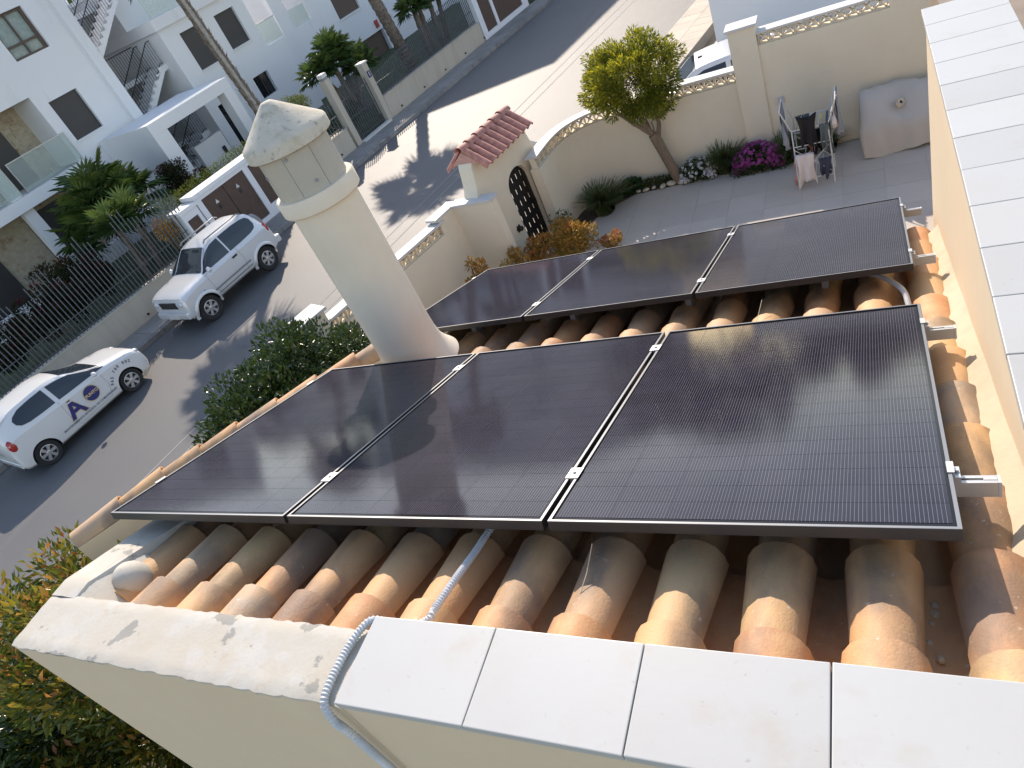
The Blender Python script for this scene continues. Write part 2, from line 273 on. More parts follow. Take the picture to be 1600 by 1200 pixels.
# ------------------------------------------------------------------ mesh helpers
class MB:
    """collects shapes into one mesh"""
    def __init__(s): s.v = []; s.f = []; s.t = []
    def add(s, v, f, tint=None):
        o = len(s.v); s.v += [tuple(x) for x in v]; s.f += [tuple(i + o for i in q) for q in f]
        return s
    def box(s, x0, x1, y0, y1, z0, z1, T=None):
        v = [(x0, y0, z0), (x1, y0, z0), (x1, y1, z0), (x0, y1, z0), (x0, y0, z1), (x1, y0, z1), (x1, y1, z1), (x0, y1, z1)]
        if T: v = [T(*p) for p in v]
        return s.add(v, [(0, 3, 2, 1), (4, 5, 6, 7), (0, 1, 5, 4), (1, 2, 6, 5), (2, 3, 7, 6), (3, 0, 4, 7)])
    def prism(s, poly, z0, z1, T=None):
        n = len(poly); v = [(*p, z0) for p in poly] + [(*p, z1) for p in poly]
        if T: v = [T(*p) for p in v]
        f = [tuple(range(n - 1, -1, -1)), tuple(range(n, 2 * n))] + [(i, (i + 1) % n, n + (i + 1) % n, n + i) for i in range(n)]
        return s.add(v, f)
    def tube(s, pts, r, n=8, cap=True):
        pts = [Vector(p) for p in pts]; rr = r if isinstance(r, (list, tuple)) else [r] * len(pts)
        v = []; f = []; up = None
        for i, p in enumerate(pts):
            d = (pts[min(i + 1, len(pts) - 1)] - pts[max(i - 1, 0)]).normalized()
            if up is None:
                up = Vector((0, 0, 1)) if abs(d.z) < 0.9 else Vector((1, 0, 0))
            a = d.cross(up)
            if a.length < 1e-5: a = d.cross(Vector((0, 1, 0)))
            a.normalize(); b = a.cross(d); up = b
            for k in range(n):
                t = 2 * math.pi * k / n; v.append(p + (a * math.cos(t) + b * math.sin(t)) * rr[i])
        for i in range(len(pts) - 1):
            for k in range(n):
                f.append((i * n + k, i * n + (k + 1) % n, (i + 1) * n + (k + 1) % n, (i + 1) * n + k))
        if cap: f += [tuple(range(n - 1, -1, -1)), tuple((len(pts) - 1) * n + k for k in range(n))]
        return s.add(v, f)
    def lathe(s, prof, n=24, c=(0, 0, 0), T=None, cap=True):
        v = []; f = []
        for r, z in prof:
            for k in range(n):
                t = 2 * math.pi * k / n; p = (c[0] + r * math.cos(t), c[1] + r * math.sin(t), c[2] + z)
                v.append(T(*p) if T else p)
        for i in range(len(prof) - 1):
            for k in range(n): f.append((i * n + k, i * n + (k + 1) % n, (i + 1) * n + (k + 1) % n, (i + 1) * n + k))
        if cap and prof[0][0] > 1e-6: f.append(tuple(range(n - 1, -1, -1)))
        if cap and prof[-1][0] > 1e-6: f.append(tuple((len(prof) - 1) * n + k for k in range(n)))
        return s.add(v, f)
    def grid(s, P):
        """P[i][j] points"""
        a, b = len(P), len(P[0]); v = [p for row in P for p in row]
        return s.add(v, [(i * b + j, i * b + j + 1, (i + 1) * b + j + 1, (i + 1) * b + j) for i in range(a - 1) for j in range(b - 1)])
    def mesh(s, name, mat, smooth=False, bevel=0.0, fix=True, merge=True):
        me = bpy.data.meshes.new(name); me.from_pydata(s.v, [], s.f)
        bm = bmesh.new(); bm.from_mesh(me)
        if merge: bmesh.ops.remove_doubles(bm, verts=bm.verts, dist=1e-5)
        if fix: bmesh.ops.recalc_face_normals(bm, faces=bm.faces)
        if bevel:
            eds = [e for e in bm.edges if len(e.link_faces) == 2 and e.calc_face_angle(0) > 0.5]
            bmesh.ops.bevel(bm, geom=eds, offset=bevel, segments=2, affect='EDGES', profile=0.6)
        bm.to_mesh(me); bm.free()
        if smooth:
            for p in me.polygons: p.use_smooth = True
            if smooth != 2:
                try: me.set_sharp_from_angle(angle=math.radians(40))
                except Exception: pass
        me.materials.append(mat)
        return me
    def build(s, name, mat, parent=None, **k):
        return obj(name, s.mesh(name, mat, **k), parent)

def obj(name, me, parent=None, loc=None, rot=None):
    o = bpy.data.objects.new(name, me); COL.objects.link(o)
    if parent: o.parent = parent
    if loc: o.location = loc
    if rot: o.rotation_euler = rot
    return o
def thing(name, label, cat, group=None, loc=(0, 0, 0)):
    o = obj(name, None, loc=loc); o.empty_display_size = 0.2
    return tag(o, label, cat, group)
def tag(o, label, cat, group=None):
    o['label'] = label; o['category'] = cat
    if group: o['group'] = group
    return o
def structure(o): o['kind'] = 'structure'; return o

TH = math.radians(11); US = (math.sin(TH), math.cos(TH)); NS = (math.cos(TH), -math.sin(TH))
def W(u, d, z=0): return (US[0] * u + NS[0] * d, US[1] * u + NS[1] * d, z)          # street frame -> world
def rotz(a, o=(0, 0, 0)):
    c, s = math.cos(a), math.sin(a)
    return lambda x, y, z: (o[0] + c * x - s * y, o[1] + s * x + c * y, o[2] + z)
def streetT(u0, d0, z0=0): return lambda x, y, z: W(u0 + x, d0 + y, z0 + z)            # x along the street, y towards the house

# ------------------------------------------------------------------ foliage helpers
RNG = np.random.default_rng(11)
def leaf_object(name, mat, parent, P, D, Nn, length, width, tint, fold=0.25):
    """P base points, D growth directions, Nn face normals (n x 3): one folded four-corner leaf each"""
    n = len(P)
    D = D / (np.linalg.norm(D, axis=1, keepdims=True) + 1e-9)
    S = np.cross(D, Nn); S /= (np.linalg.norm(S, axis=1, keepdims=True) + 1e-9)
    Nn = np.cross(S, D)
    L = np.asarray(length).reshape(-1, 1) * np.ones((n, 1)); Wd = np.asarray(width).reshape(-1, 1) * np.ones((n, 1))
    mid = P + D * L * 0.45
    v = np.stack([P, mid + S * Wd / 2 + Nn * Wd * fold, P + D * L - Nn * L * 0.12, mid - S * Wd / 2 + Nn * Wd * fold], 1).reshape(-1, 3)
    i = np.arange(n) * 4
    f = np.concatenate([np.stack([i, i + 1, i + 2], 1), np.stack([i, i + 2, i + 3], 1)])
    return tri_object(name, mat, parent, v, f, np.repeat(tint, 4))
def tri_object(name, mat, parent, v, f, tint):
    me = bpy.data.meshes.new(name)
    me.vertices.add(len(v)); me.vertices.foreach_set('co', np.asarray(v, dtype=np.float32).ravel())
    me.loops.add(len(f) * 3); me.loops.foreach_set('vertex_index', np.asarray(f, dtype=np.int32).ravel())
    me.polygons.add(len(f)); me.polygons.foreach_set('loop_start', np.arange(len(f), dtype=np.int32) * 3)
    me.polygons.foreach_set('loop_total', np.full(len(f), 3, dtype=np.int32))
    me.update(calc_edges=True); me.validate()
    a = me.attributes.new('tint', 'FLOAT', 'POINT'); a.data.foreach_set('value', np.asarray(tint, dtype=np.float32))
    me.materials.append(mat)
    return obj(name, me, parent)
def unit(n):
    d = RNG.normal(size=(n, 3)); return d / np.linalg.norm(d, axis=1, keepdims=True)
def clump_leaves(clumps, n, shell=0.55):
    """clumps (cx,cy,cz,rx,ry,rz): points biased to each clump's skin, with outward directions and clump height fraction"""
    c = np.array(clumps, float); vol = (c[:, 3] * c[:, 4] + c[:, 3] * c[:, 5]) ; p = vol / vol.sum()
    k = RNG.choice(len(c), n, p=p)
    d = unit(n); r = shell + (1 - shell) * RNG.random((n, 1)) ** 0.6
    P = c[k, :3] + d * r * c[k, 3:6]
    return P, d, k
def shrub(name, label, cat, clumps, n, size, mat, group=None, tips=0.0, updir=0.5, stems=None, stem_mat=None, aspect=0.42, part='foliage', tintpow=1.0, shell=0.5):
    c0 = np.array(clumps)[:, :3].mean(0); base = (float(c0[0]), float(c0[1]), min(float(c[2] - c[5]) for c in clumps))
    t = thing(name, label, cat, group)
    t.location = base; off = np.array(base)
    P, d, k = clump_leaves(clumps, n, shell)
    D = d + unit(n) * 0.7 + np.array([0, 0, updir]); Nn = unit(n) + d * 0.6 + np.array([0, 0, 0.5])
    ck = RNG.random(len(clumps))[k]
    tint = np.clip(0.55 * RNG.random(n) ** tintpow + 0.2 * ck + tips * np.clip(d[:, 2], 0, 1) * RNG.random(n), 0, 1)
    s = size * (0.65 + 0.7 * RNG.random(n))
    leaf_object(part, mat, t, P - off, D, Nn, s, s * aspect, tint)
    if stems is None:
        stems = [[base, tuple(c[:3])] for c in clumps[::max(1, len(clumps) // 7)]]
    mb = MB()
    for st in stems:
        q = [Vector(x) - Vector(base) for x in st]
        mb.tube([q[0], (q[0] + q[-1]) / 2 + Vector((random.uniform(-.06, .06), random.uniform(-.06, .06), 0)), q[-1]], [0.022, 0.016, 0.008], 6)
    mb.build('stem', stem_mat or M['bark'], t, smooth=True)
    return t
def rnd_clumps(c, R, n, r, squash=1.0, zmin=None):
    """n clumps of radius ~r filling an ellipsoid of half-axes R round c"""
    out = []
    while len(out) < n:
        d = np.array([random.uniform(-1, 1) for _ in range(3)])
        if (d * d).sum() > 1: continue
        s = r * random.uniform(0.7, 1.25)
        p = np.array(c) + d * np.array(R)
        if zmin is not None: p[2] = max(p[2], zmin + s * 0.7)
        out.append((p[0], p[1], p[2], s, s, s * squash))
    return out
def tuft(name, label, cat, c, r, h, n, mat, group=None, wid=0.014):
    """a clump of arching strap leaves"""
    t = thing(name, label, cat, group, loc=c)
    V = []; F = []; T = []
    for i in range(n):
        a = random.uniform(0, 2 * math.pi); b = r * 0.35 * math.sqrt(random.random()); L = h * random.uniform(0.7, 1.25)
        lean = random.uniform(0.15, 1.15); p = Vector((b * math.cos(a * 1.7), b * math.sin(a * 1.7), 0)); dr = Vector((math.cos(a), math.sin(a), 0)); sd = Vector((-dr.y, dr.x, 0)); tv = random.random()
        o = len(V)
        for k in range(4):
            s = k / 3.0; q = p + dr * (L * lean * s * s * 0.8 + L * 0.15 * s) + Vector((0, 0, L * (s - 0.45 * lean * s * s)))
            ww = wid * (1 - s) + 0.002
            V += [q + sd * ww, q - sd * ww]; T += [tv, tv]
        for k in range(3): F += [(o + 2 * k, o + 2 * k + 1, o + 2 * k + 3), (o + 2 * k, o + 2 * k + 3, o + 2 * k + 2)]
    tri_object('foliage', mat, t, V, F, T)
    return t
def fan_leaf(V, F, T, base, d, petiole, R, nseg, droop, tv):
    """one palmate leaf: petiole and a spread of pointed folded segments"""
    d = d.normalized(); up = Vector((0, 0, 1)); s = d.cross(up)
    if s.length < 1e-3: s = Vector((1, 0, 0))
    s.normalize(); n = s.cross(d)
    hub = base + d * petiole - up * droop * petiole * 0.25
    o = len(V); V += [base + s * 0.012, base - s * 0.012, hub - s * 0.01, hub + s * 0.01]; T += [tv * 0.6] * 4; F += [(o, o + 1, o + 2), (o, o + 2, o + 3)]
    for k in range(nseg):
        a = math.radians(-125 + 250 * k / (nseg - 1) + random.uniform(-3, 3)); L = R * (0.78 + 0.22 * math.cos(a)) * random.uniform(0.92, 1.06)
        dd = d * math.cos(a) + s * math.sin(a)
        ex = (-d * math.sin(a) + s * math.cos(a)) * (R * 0.055)
        m = hub + dd * L * 0.55 + n * (0.04 * R) - up * droop * L * 0.10
        tip = hub + dd * L - up * droop * L * (0.28 + 0.2 * random.random())
        o = len(V); V += [hub, m + ex - n * 0.012, tip, m - ex]; tt = min(1, max(0, tv + random.uniform(-.15, .15))); T += [tt * 0.8, tt, tt, tt]
        F += [(o, o + 1, o + 2), (o, o + 2, o + 3)]
def fan_palm(name, label, base, trunk_pts, trunk_r, crowns, group=None, R=0.55, pet=0.5, nleaf=26, nseg=17, skirt=0, droop=0.7, strip=False, shag=0):
    t = thing(name, label, 'palm tree', group, loc=base); B = Vector(base)
    for pts in trunk_pts:
        mb = MB(); n = len(pts); P = [Vector(p) - B for p in pts]
        Q = []; RR = []
        m = max(6, int((P[-1] - P[0]).length / 0.16))
        for i in range(m + 1):
            f = i / m * (n - 1); k = min(int(f), n - 2); Q.append(P[k].lerp(P[k + 1], f - k)); RR.append(trunk_r * (1.12 - 0.2 * i / m) * (1 + 0.07 * (-1) ** i))
        mb.tube(Q, RR, 12)
        mb.build('trunk', M['palm_bark'], t, smooth=True)
        if shag:
            V = []; F = []; T = []
            for i in range(shag):
                k = random.randrange(len(Q) - 1); a = random.uniform(0, 6.28); c = Q[k].lerp(Q[k + 1], random.random())
                dr = Vector((math.cos(a), math.sin(a), 0)); p = c + dr * RR[k] * 0.9; up = Vector((0, 0, 1)); sd = Vector((-dr.y, dr.x, 0)) * 0.035
                o = len(V); V += [p - sd, p + sd, p + dr * random.uniform(.05, .12) + up * random.uniform(.08, .2)]; T += [0.3] * 3; F.append((o, o + 1, o + 2))
            tri_object('leaf_base', M['palm_bark'], t, V, F, T)['kind'] = 'stuff'
        if strip:
            mb = MB(); off = Vector((0.75, -0.66, 0)).normalized()
            mb.tube([q + off * (trunk_r * 0.93) for q in Q], trunk_r * 0.36, 8); mb.build('bare_strip', M['palm_strip'], t, smooth=True)
    for c in crowns:
        V = []; F = []; T = []; c = Vector(c) - B
        for i in range(nleaf):
            z = 1 - (i + 0.5) / nleaf * (1.25 + skirt); a = i * 2.39996 + random.uniform(-.25, .25); rr = math.sqrt(max(0.02, 1 - z * z))
            d = Vector((rr * math.cos(a), rr * math.sin(a), z)); tv = min(1, max(0, 0.55 + 0.35 * z + random.uniform(-.2, .2)))
            fan_leaf(V, F, T, c + d * 0.05, d, pet * random.uniform(.8, 1.2), R * random.uniform(.85, 1.15), nseg, droop * random.uniform(.6, 1.3), tv)
        tri_object('crown', M['leaf_palm'], t, V, F, T)
    return t
def text_mesh(s, size=1.0, bold=0.0, align='CENTER', space=1.0):
    cu = bpy.data.curves.new('lettering', 'FONT'); cu.body = s; cu.size = size; cu.align_x = align; cu.align_y = 'CENTER'; cu.offset = bold; cu.space_character = space
    cu.resolution_u = 3
    o = bpy.data.objects.new('lettering', cu); COL.objects.link(o)
    dg = bpy.context.evaluated_depsgraph_get(); me = o.evaluated_get(dg).to_mesh()
    v = [tuple(x.co) for x in me.vertices]; f = [tuple(p.vertices) for p in me.polygons]
    bpy.data.objects.remove(o); bpy.data.curves.remove(cu)
    return v, f

# ------------------------------------------------------------------ the setting
structure(MB().box(-400, 400, -400, 400, -5.4, -5.05).build('ground', M['ground']))
Zr, Zp, Zy = -4.9, -4.76, -4.5
structure(MB().box(-60, 120, -15.85, -6.4, -5.06, Zr, streetT(0, 0)).build('road', M['asphalt']))
mb = MB()
for d in (-10.34, -9.86):
    mb.box(-20, 70, d - 0.022, d + 0.022, Zr + 0.001, Zr + 0.004, streetT(0, 0))
o = mb.build('road_seam', M['line']); structure(o)
# far pavement: slabs laid on a base, kerb stones
def pavement(name, d0, d1, u0, u1, zt, mat, su, gap=0.012):
    base = MB().box(u0 - 30, u1 + 40, d0, d1, -5.06, zt - 0.012, streetT(0, 0)).build(name, M['pave'])
    structure(base)
    n = 0; w_ = (d1 - d0)
    me = MB().box(-su / 2 + gap / 2, su / 2 - gap / 2, -w_ / 4 + gap / 2, w_ / 4 - gap / 2, -0.01, 0.0, lambda x, y, z: (US[0] * x + NS[0] * y, US[1] * x + NS[1] * y, z)).mesh('slab', mat)
    u = u0
    while u < u1:
        for q in (0.25, 0.75):
            obj('slab', me, base, loc=W(u, d0 + w_ * q, zt + random.uniform(-.002, .002)))
        u += su; n += 1
    return base
pavement('far_pavement', -17.12, -16.02, 0, 32, Zp, M['pave'], 0.9)
kb = MB().box(-60, 0.0, -16.02, -15.85, -5.06, Zp - 0.006, streetT(0, 0)).box(33.0, 100, -16.02, -15.85, -5.06, Zp - 0.006, streetT(0, 0)).build('kerb', M['kerb']); structure(kb)
me = MB().box(-0.495, 0.495, -0.085, 0.085, -0.28, 0.0, lambda x, y, z: (US[0] * x + NS[0] * y, US[1] * x + NS[1] * y, z)).mesh('kerb_stone', M['kerb'], bevel=0.012)
for i in range(33): obj('kerb_stone', me, kb, loc=W(0.5 + i, -15.935, Zp - 0.004))
pavement('near_pavement', -6.4, -4.9, 4, 34, Zp, M['pave_light'], 0.6)
# front garden of the flats across the street
structure(MB().box(-10, 60, -60, -17.385, -5.06, -4.42, streetT(0, 0)).build('lawn', M['grass']))

# ------------------------------------------------------------------ the house with the tiled roof
A = math.radians(18.17); CA, SA = math.cos(A), math.sin(A)
def roofP(x, s, h): return (x, s * CA + h * SA, -s * SA + h * CA)     # s down the slope, h above the panel plane
house = thing('house', 'cream rendered house whose tiled roof and white parapet fill the foreground', 'house', loc=(0, 0, 0))
mb = MB()
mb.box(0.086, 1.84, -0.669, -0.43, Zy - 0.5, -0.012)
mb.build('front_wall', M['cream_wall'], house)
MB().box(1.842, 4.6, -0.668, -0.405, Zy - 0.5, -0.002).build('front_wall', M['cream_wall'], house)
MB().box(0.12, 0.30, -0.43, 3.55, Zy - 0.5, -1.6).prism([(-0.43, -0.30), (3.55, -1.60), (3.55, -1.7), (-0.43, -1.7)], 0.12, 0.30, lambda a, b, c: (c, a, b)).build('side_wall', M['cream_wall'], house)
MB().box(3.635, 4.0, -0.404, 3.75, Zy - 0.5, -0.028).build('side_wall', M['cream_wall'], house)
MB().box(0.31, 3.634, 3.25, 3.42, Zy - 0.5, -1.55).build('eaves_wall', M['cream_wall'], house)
# plaster capping: slightly uneven top, with the sloping verge on the left
def cap_grid(x0, x1, y0, y1, nx, ny, zf, skirt):
    P = []
    for i in range(nx + 1):
        row = []
        for j in range(ny + 1):
            x = x0 + (x1 - x0) * i / nx; y = y0 + (y1 - y0) * j / ny
            e = 0.004 if j in (0, ny) else 0
            row.append((x, y + random.uniform(-e, e), zf(x, y) + random.uniform(-.0015, .0015) - (0.006 if j in (0, ny) else 0)))
        P.append(row)
    for row in P:
        row.insert(0, (row[0][0], row[0][1], row[0][2] - skirt)); row.append((row[-1][0], row[-1][1], row[-1][2] - skirt))
    return P
cap = MB().grid(cap_grid(0.084, 1.845, -0.672, -0.43, 60, 10, lambda x, y: 0.0, 0.012)).build('parapet_cap', M['plaster'], house, smooth=True)
mb = MB()
nn = 16; P = []
for i in range(nn + 1):
    y = -0.44 + 0.62 * i / nn
    z = 0.0 if y < -0.36 else -math.tan(A) * (y + 0.36) * 1.05 - 0.002
    xo = 0.084 - 0.004 * random.random() ; xi = 0.245 + max(0, (y + 0.36)) * 0.12
    P.append([(xo, y, z - 0.5), (xo, y, z), ((xo + xi) / 2, y, z + 0.004), (xi, y, z - 0.004), (xi + 0.05, y, z - 0.14)])
mb.grid(P); mb.build('verge', M['plaster'], house, smooth=True)
# mortar fillet where the first column of tiles meets the verge
mb = MB(); P = []
for i in range(10):
    y = -0.44 + 0.30 * i / 9; P.append([(0.235, y, -0.005 - 0.33 * max(0, y + .36)), (0.34 + 0.008 * math.sin(i), y, -0.05 - 0.32 * (y + .44)), (0.46 - 0.012 * i, y, -0.15 - 0.33 * (y + .44)), (0.50 - 0.012 * i, y, -0.24 - 0.33 * (y + .44))])
mb.grid(P).build('mortar_fillet', M['plaster'], house, smooth=True)
mb = MB(); mb.lathe([(0.001, -.1), (.05, -.085), (.08, -.04), (.088, 0), (.075, .045), (.045, .072), (.001, .08)], 18, T=lambda x, y, z: (0.335 + x, -0.268 + y * .9, -0.112 + z)); mb.build('mortar_plug', M['plaster'], house, smooth=True)
# coping slabs
slab = MB().box(-0.2165, 0.2165, -0.14, 0.14, -0.028, 0.0).mesh('coping_tile', M['coping'], bevel=0.003)
for k in range(7):
    obj('coping_tile', slab, house, loc=(1.84 + 0.2185 + 0.4365 * k, -0.535, 0.026), rot=(random.uniform(-.004, .004), random.uniform(-.003, .003), random.uniform(-.004, .004)))
MB().box(1.845, 3.62, -0.66, -0.41, -0.001, 0.012).build('coping_bed', M['grout'], house)
slab2 = MB().box(-0.197, 0.197, -0.1405, 0.1405, -0.028, 0.0).mesh('coping_tile', M['coping'], bevel=0.003)
for k in range(15):
    y = 3.62 - 0.2845 * k
    if y < -0.2: break
    obj('coping_tile', slab2, house, loc=(3.812, y, 0.004), rot=(random.uniform(-.004, .004), random.uniform(-.004, .004), random.uniform(-.004, .004)))
MB().box(3.638, 3.99, -0.38, 3.74, -0.027, -0.016).build('coping_bed', M['grout'], house)
MB().box(4.003, 8.0, -0.4, 9.0, Zy - 0.5, -1.3).build('terrace', M['terrace'], house)
# roof deck and tiles
CREST = -0.155; S0 = -0.44; EXP = 0.355; NR = 12
roof = MB()
roof.grid([[roofP(x, s, CREST - 0.215) for s in (S0, 3.62)] for x in (0.2, 3.634)]).grid([[roofP(x, s, CREST - 0.30) for s in (S0, 3.62)] for x in (0.2, 3.634)])
roof = roof.build('roof', M['mortar'], house)
def barrel(r0, r1, L, th, n=9, up=1):
    """tapered half-round tile along +y (downslope), r0 at the upper end"""
    P = []; mb = MB(); rows = [(0, r0), (L * 0.5, (r0 + r1) / 2), (L, r1)]
    out = []; inn = []
    for y, r in rows:
        a = [(-r * math.cos(math.pi * k / (n - 1)) * 1.06, y, up * r * (math.sin(math.pi * k / (n - 1)) * 1.05 - 0.0)) for k in range(n)]
        b = [(-(r - th) * math.cos(math.pi * k / (n - 1)) * 1.06, y, up * (r - th) * math.sin(math.pi * k / (n - 1)) * 1.05) for k in range(n)]
        out.append(a); inn.append(b)
    mb.grid(out); mb.grid(inn)
    for i in (0, -1): mb.grid([out[i], inn[i]])
    for j in (0, -1): mb.grid([[o[j] for o in out], [o[j] for o in inn]])
    return mb
cover_top = barrel(0.084, 0.094, 0.205, 0.014).mesh('cover_tile', M['tile'], smooth=True); pan_top = barrel(0.09, 0.08, 0.21, 0.013, up=-1).mesh('pan_tile', M['pan'], smooth=True)
cover = barrel(0.072, 0.094, 0.43, 0.014).mesh('cover_tile', M['tile'], smooth=True)
pan = barrel(0.100, 0.080, 0.43, 0.013, up=-1).mesh('pan_tile', M['pan'], smooth=True)
cols = [3.515 - 0.2655 * k for k in range(13)]
chim_c = (0.425, 1.955)
for ci, x in enumerate(cols):
    for r in range(NR):
        s_end = -0.235 + EXP * r           # downslope (wide) end of this course
        s = s_end - (0.43 if r else 0.205)
        yy = (s_end - 0.2) * CA
        lift = 0.012
        p = roofP(x + random.uniform(-.006, .006), s, CREST - 0.096 + random.uniform(-.004, .004))
        if r == 0 and ci == 12: continue
        if abs(x - chim_c[0]) < 0.2 and abs(yy - chim_c[1]) < 0.33: continue
        obj('cover_tile', cover if r else cover_top, roof, loc=p, rot=(-A + 0.045 + random.uniform(-.012, .012), random.uniform(-.03, .03), random.uniform(-.022, .022)))
        if ci < len(cols):
            xx = x - 0.1328
            if xx < 0.25: continue
            p = roofP(xx + random.uniform(-.004, .004), s + (0.05 + random.uniform(-.02, .02) if r else 0.01), CREST - 0.085)
            obj('pan_tile', pan if r else pan_top, roof, loc=p, rot=(-A + 0.03 + random.uniform(-.01, .01), 0, random.uniform(-.015, .015)))
for r in range(NR):                         # last gutter between the outer column and the side wall
    p = roofP(3.515 + 0.1328, -0.6 + EXP * r, CREST - 0.085)
    if p[1] < 3.3 and False: obj('pan_tile', pan, roof, loc=p, rot=(-A, 0, 0))
# rough mortar band against the side wall
P = []; nn = 90
for i in range(nn + 1):
    s = -0.42 + 4.02 * i / nn; wv = 0.006 * math.sin(i * .9) + random.uniform(-.005, .005)
    P.append([roofP(3.55 + wv, s, CREST - 0.045 + random.uniform(-.008, .008)), roofP(3.585 + wv * .6, s, CREST - 0.012 + random.uniform(-.006, .006)), roofP(3.612, s, CREST + 0.006 + random.uniform(-.004, .004)), roofP(3.637, s, CREST + 0.034 + 0.006 * math.sin(i * .37))])
MB().grid(P).build('mortar_band', M['mortar'], house, smooth=True)
# loose crumbs of mortar in the last gutter
for i in range(9):
    mb = MB(); r_ = random.uniform(.006, .016); mb.lathe([(0.001, -r_), (r_, -r_ * .2), (r_ * .7, r_ * .6), (0.001, r_ * .8)], 6)
    o = mb.build('mortar_crumb', M['mortar'], house); o.location = roofP(3.39 + random.uniform(-.06, .06), random.uniform(-.25, .1), CREST - 0.155); o.rotation_euler = (random.random(), random.random(), random.random())

# chimney
cx, cy = chim_c; zb = -0.80
prof = [(0.30, 0.0), (0.255, 0.06), (0.228, 0.12), (0.216, 0.20), (0.213, 0.30), (0.211, 1.29)]
mb = MB(); mb.lathe([(r, zb + z) for r, z in prof], 48, (cx, cy, 0))
shaft = mb.build('chimney', M['chim'], house, smooth=True)
MB().lathe([(0.205, 0.482), (0.240, 0.486), (0.249, 0.496), (0.250, 0.580), (0.242, 0.590), (0.10, 0.593)], 48, (cx, cy, 0)).build('collar', M['chim'], shaft, smooth=True)
# slotted drum: panels round the flue with upright slits
for k in range(8):
    a0 = 2 * math.pi * k / 8 + 0.006 + 0.33; a1 = 2 * math.pi * (k + 1) / 8 - 0.006 + 0.33; P = []; Q = []
    for i in range(9):
        a = a0 + (a1 - a0) * i / 8; P.append([(cx + 0.215 * math.cos(a), cy + 0.215 * math.sin(a), z) for z in (0.59, 0.70, 0.83, 0.875)]); Q.append([(cx + 0.185 * math.cos(a), cy + 0.185 * math.sin(a), z) for z in (0.59, 0.70, 0.83, 0.875)])
    mb = MB(); mb.grid(P).grid(Q).grid([[p[0] for p in P], [q[0] for q in Q]]).grid([[p[-1] for p in P], [q[-1] for q in Q]]).grid([P[0], Q[0]]).grid([P[-1], Q[-1]])
    mb.build('drum_panel', M['drum'], shaft, smooth=True)
mb = MB().lathe([(0.12, 0.59), (0.12, 0.87)], 16, (cx, cy, 0)); mb.build('flue', M['car_black'], shaft)
mb = MB(); prof = [(0.19, 0.835), (0.248, 0.838), (0.258, 0.846), (0.259, 0.900), (0.253, 0.912)] + [(0.253 - 0.213 * i / 8, 0.912 + 0.168 * (i / 8)) for i in range(1, 9)] + [(0.030, 1.086), (0.002, 1.089)]
mb.lathe(prof, 48, (cx, cy, 0)); mb.build('cap', M['chim_top'], shaft, smooth=True)
for a, z in ((-1.15, 0.815), (-0.72, 0.65), (-2.2, 0.74)):
    mb = MB(); mb.tube([(cx + 0.205 * math.cos(a), cy + 0.205 * math.sin(a), z), (cx + 0.221 * math.cos(a), cy + 0.221 * math.sin(a), z)], 0.011, 8); mb.build('bolt', M['silver_dk'], shaft)

# ------------------------------------------------------------------ solar panels
PW, PL, TK = 1.134, 1.722, 0.035
def frame_mesh():
    mb = MB(); b = 0.011
    mb.box(0, PW, 0, b, -TK, 0).box(0, PW, PL - b, PL, -TK, 0).box(0, b, b, PL - b, -TK, 0).box(PW - b, PW, b, PL - b, -TK, 0)
    return mb.mesh('frame', M['black_frame'], bevel=0.0012)
def lip_mesh():
    mb = MB(); b = 0.0105
    mb.box(0.0008, PW - 0.0008, 0.0008, b, 0.0002, 0.0016).box(0.0008, PW - 0.0008, PL - b, PL - 0.0008, 0.0002, 0.0016).box(0.0008, b, b, PL - b, 0.0002, 0.0016).box(PW - b, PW - 0.0008, b, PL - b, 0.0002, 0.0016)
    return mb.mesh('frame_lip', M['alu_frame'])
fm, lm = frame_mesh(), lip_mesh()
bs = MB().box(0.0112, PW - 0.0112, 0.0112, PL - 0.0112, -0.009, -0.0035).mesh('backsheet', M['black_gap'])
CW, CL = 0.1815, 0.0910
cm = MB().box(-CW / 2, CW / 2, -CL / 2, CL / 2, -0.0008, 0).mesh('cell', M['cell'])
jb = MB().box(-0.06, 0.06, -0.03, 0.03, -0.03, -0.01).mesh('junction_box', M['car_black'])
ROW2 = (0.0056, 2.26495, -0.75246)
plab = [['left panel of the near row, crossed by the chimney shadow', 'middle panel of the near row, between two silver clamps', 'right panel of the near row, blue-black with pale wires'],
        ['left panel of the far row, beside the chimney', 'middle panel of the far row', 'right panel of the far row, nearest the patio']]
for row in (0, 1):
    base = Vector((0, 0, 0)) if row == 0 else Vector(ROW2)
    for k in range(3):
        t = thing('solar_panel', 'black solar panel, ' + plab[row][k], 'solar panel', 'solar panels on the roof', loc=base + Vector((k * (PW + 0.02), 0, 0)))
        t.rotation_euler = (-A, 0, 0)
        obj('frame', fm, t); obj('frame_lip', lm, t); b = obj('backsheet', bs, t); obj('junction_box', jb, t, loc=(PW / 2, PL * .5, 0))
        for i in range(6):
            for j in range(18):
                yy = 0.0300 + (j + 0.5) * 0.0922 
                obj('cell', cm, b, loc=(0.0185 + (i + 0.5) * 0.1828, yy, -0.0025))
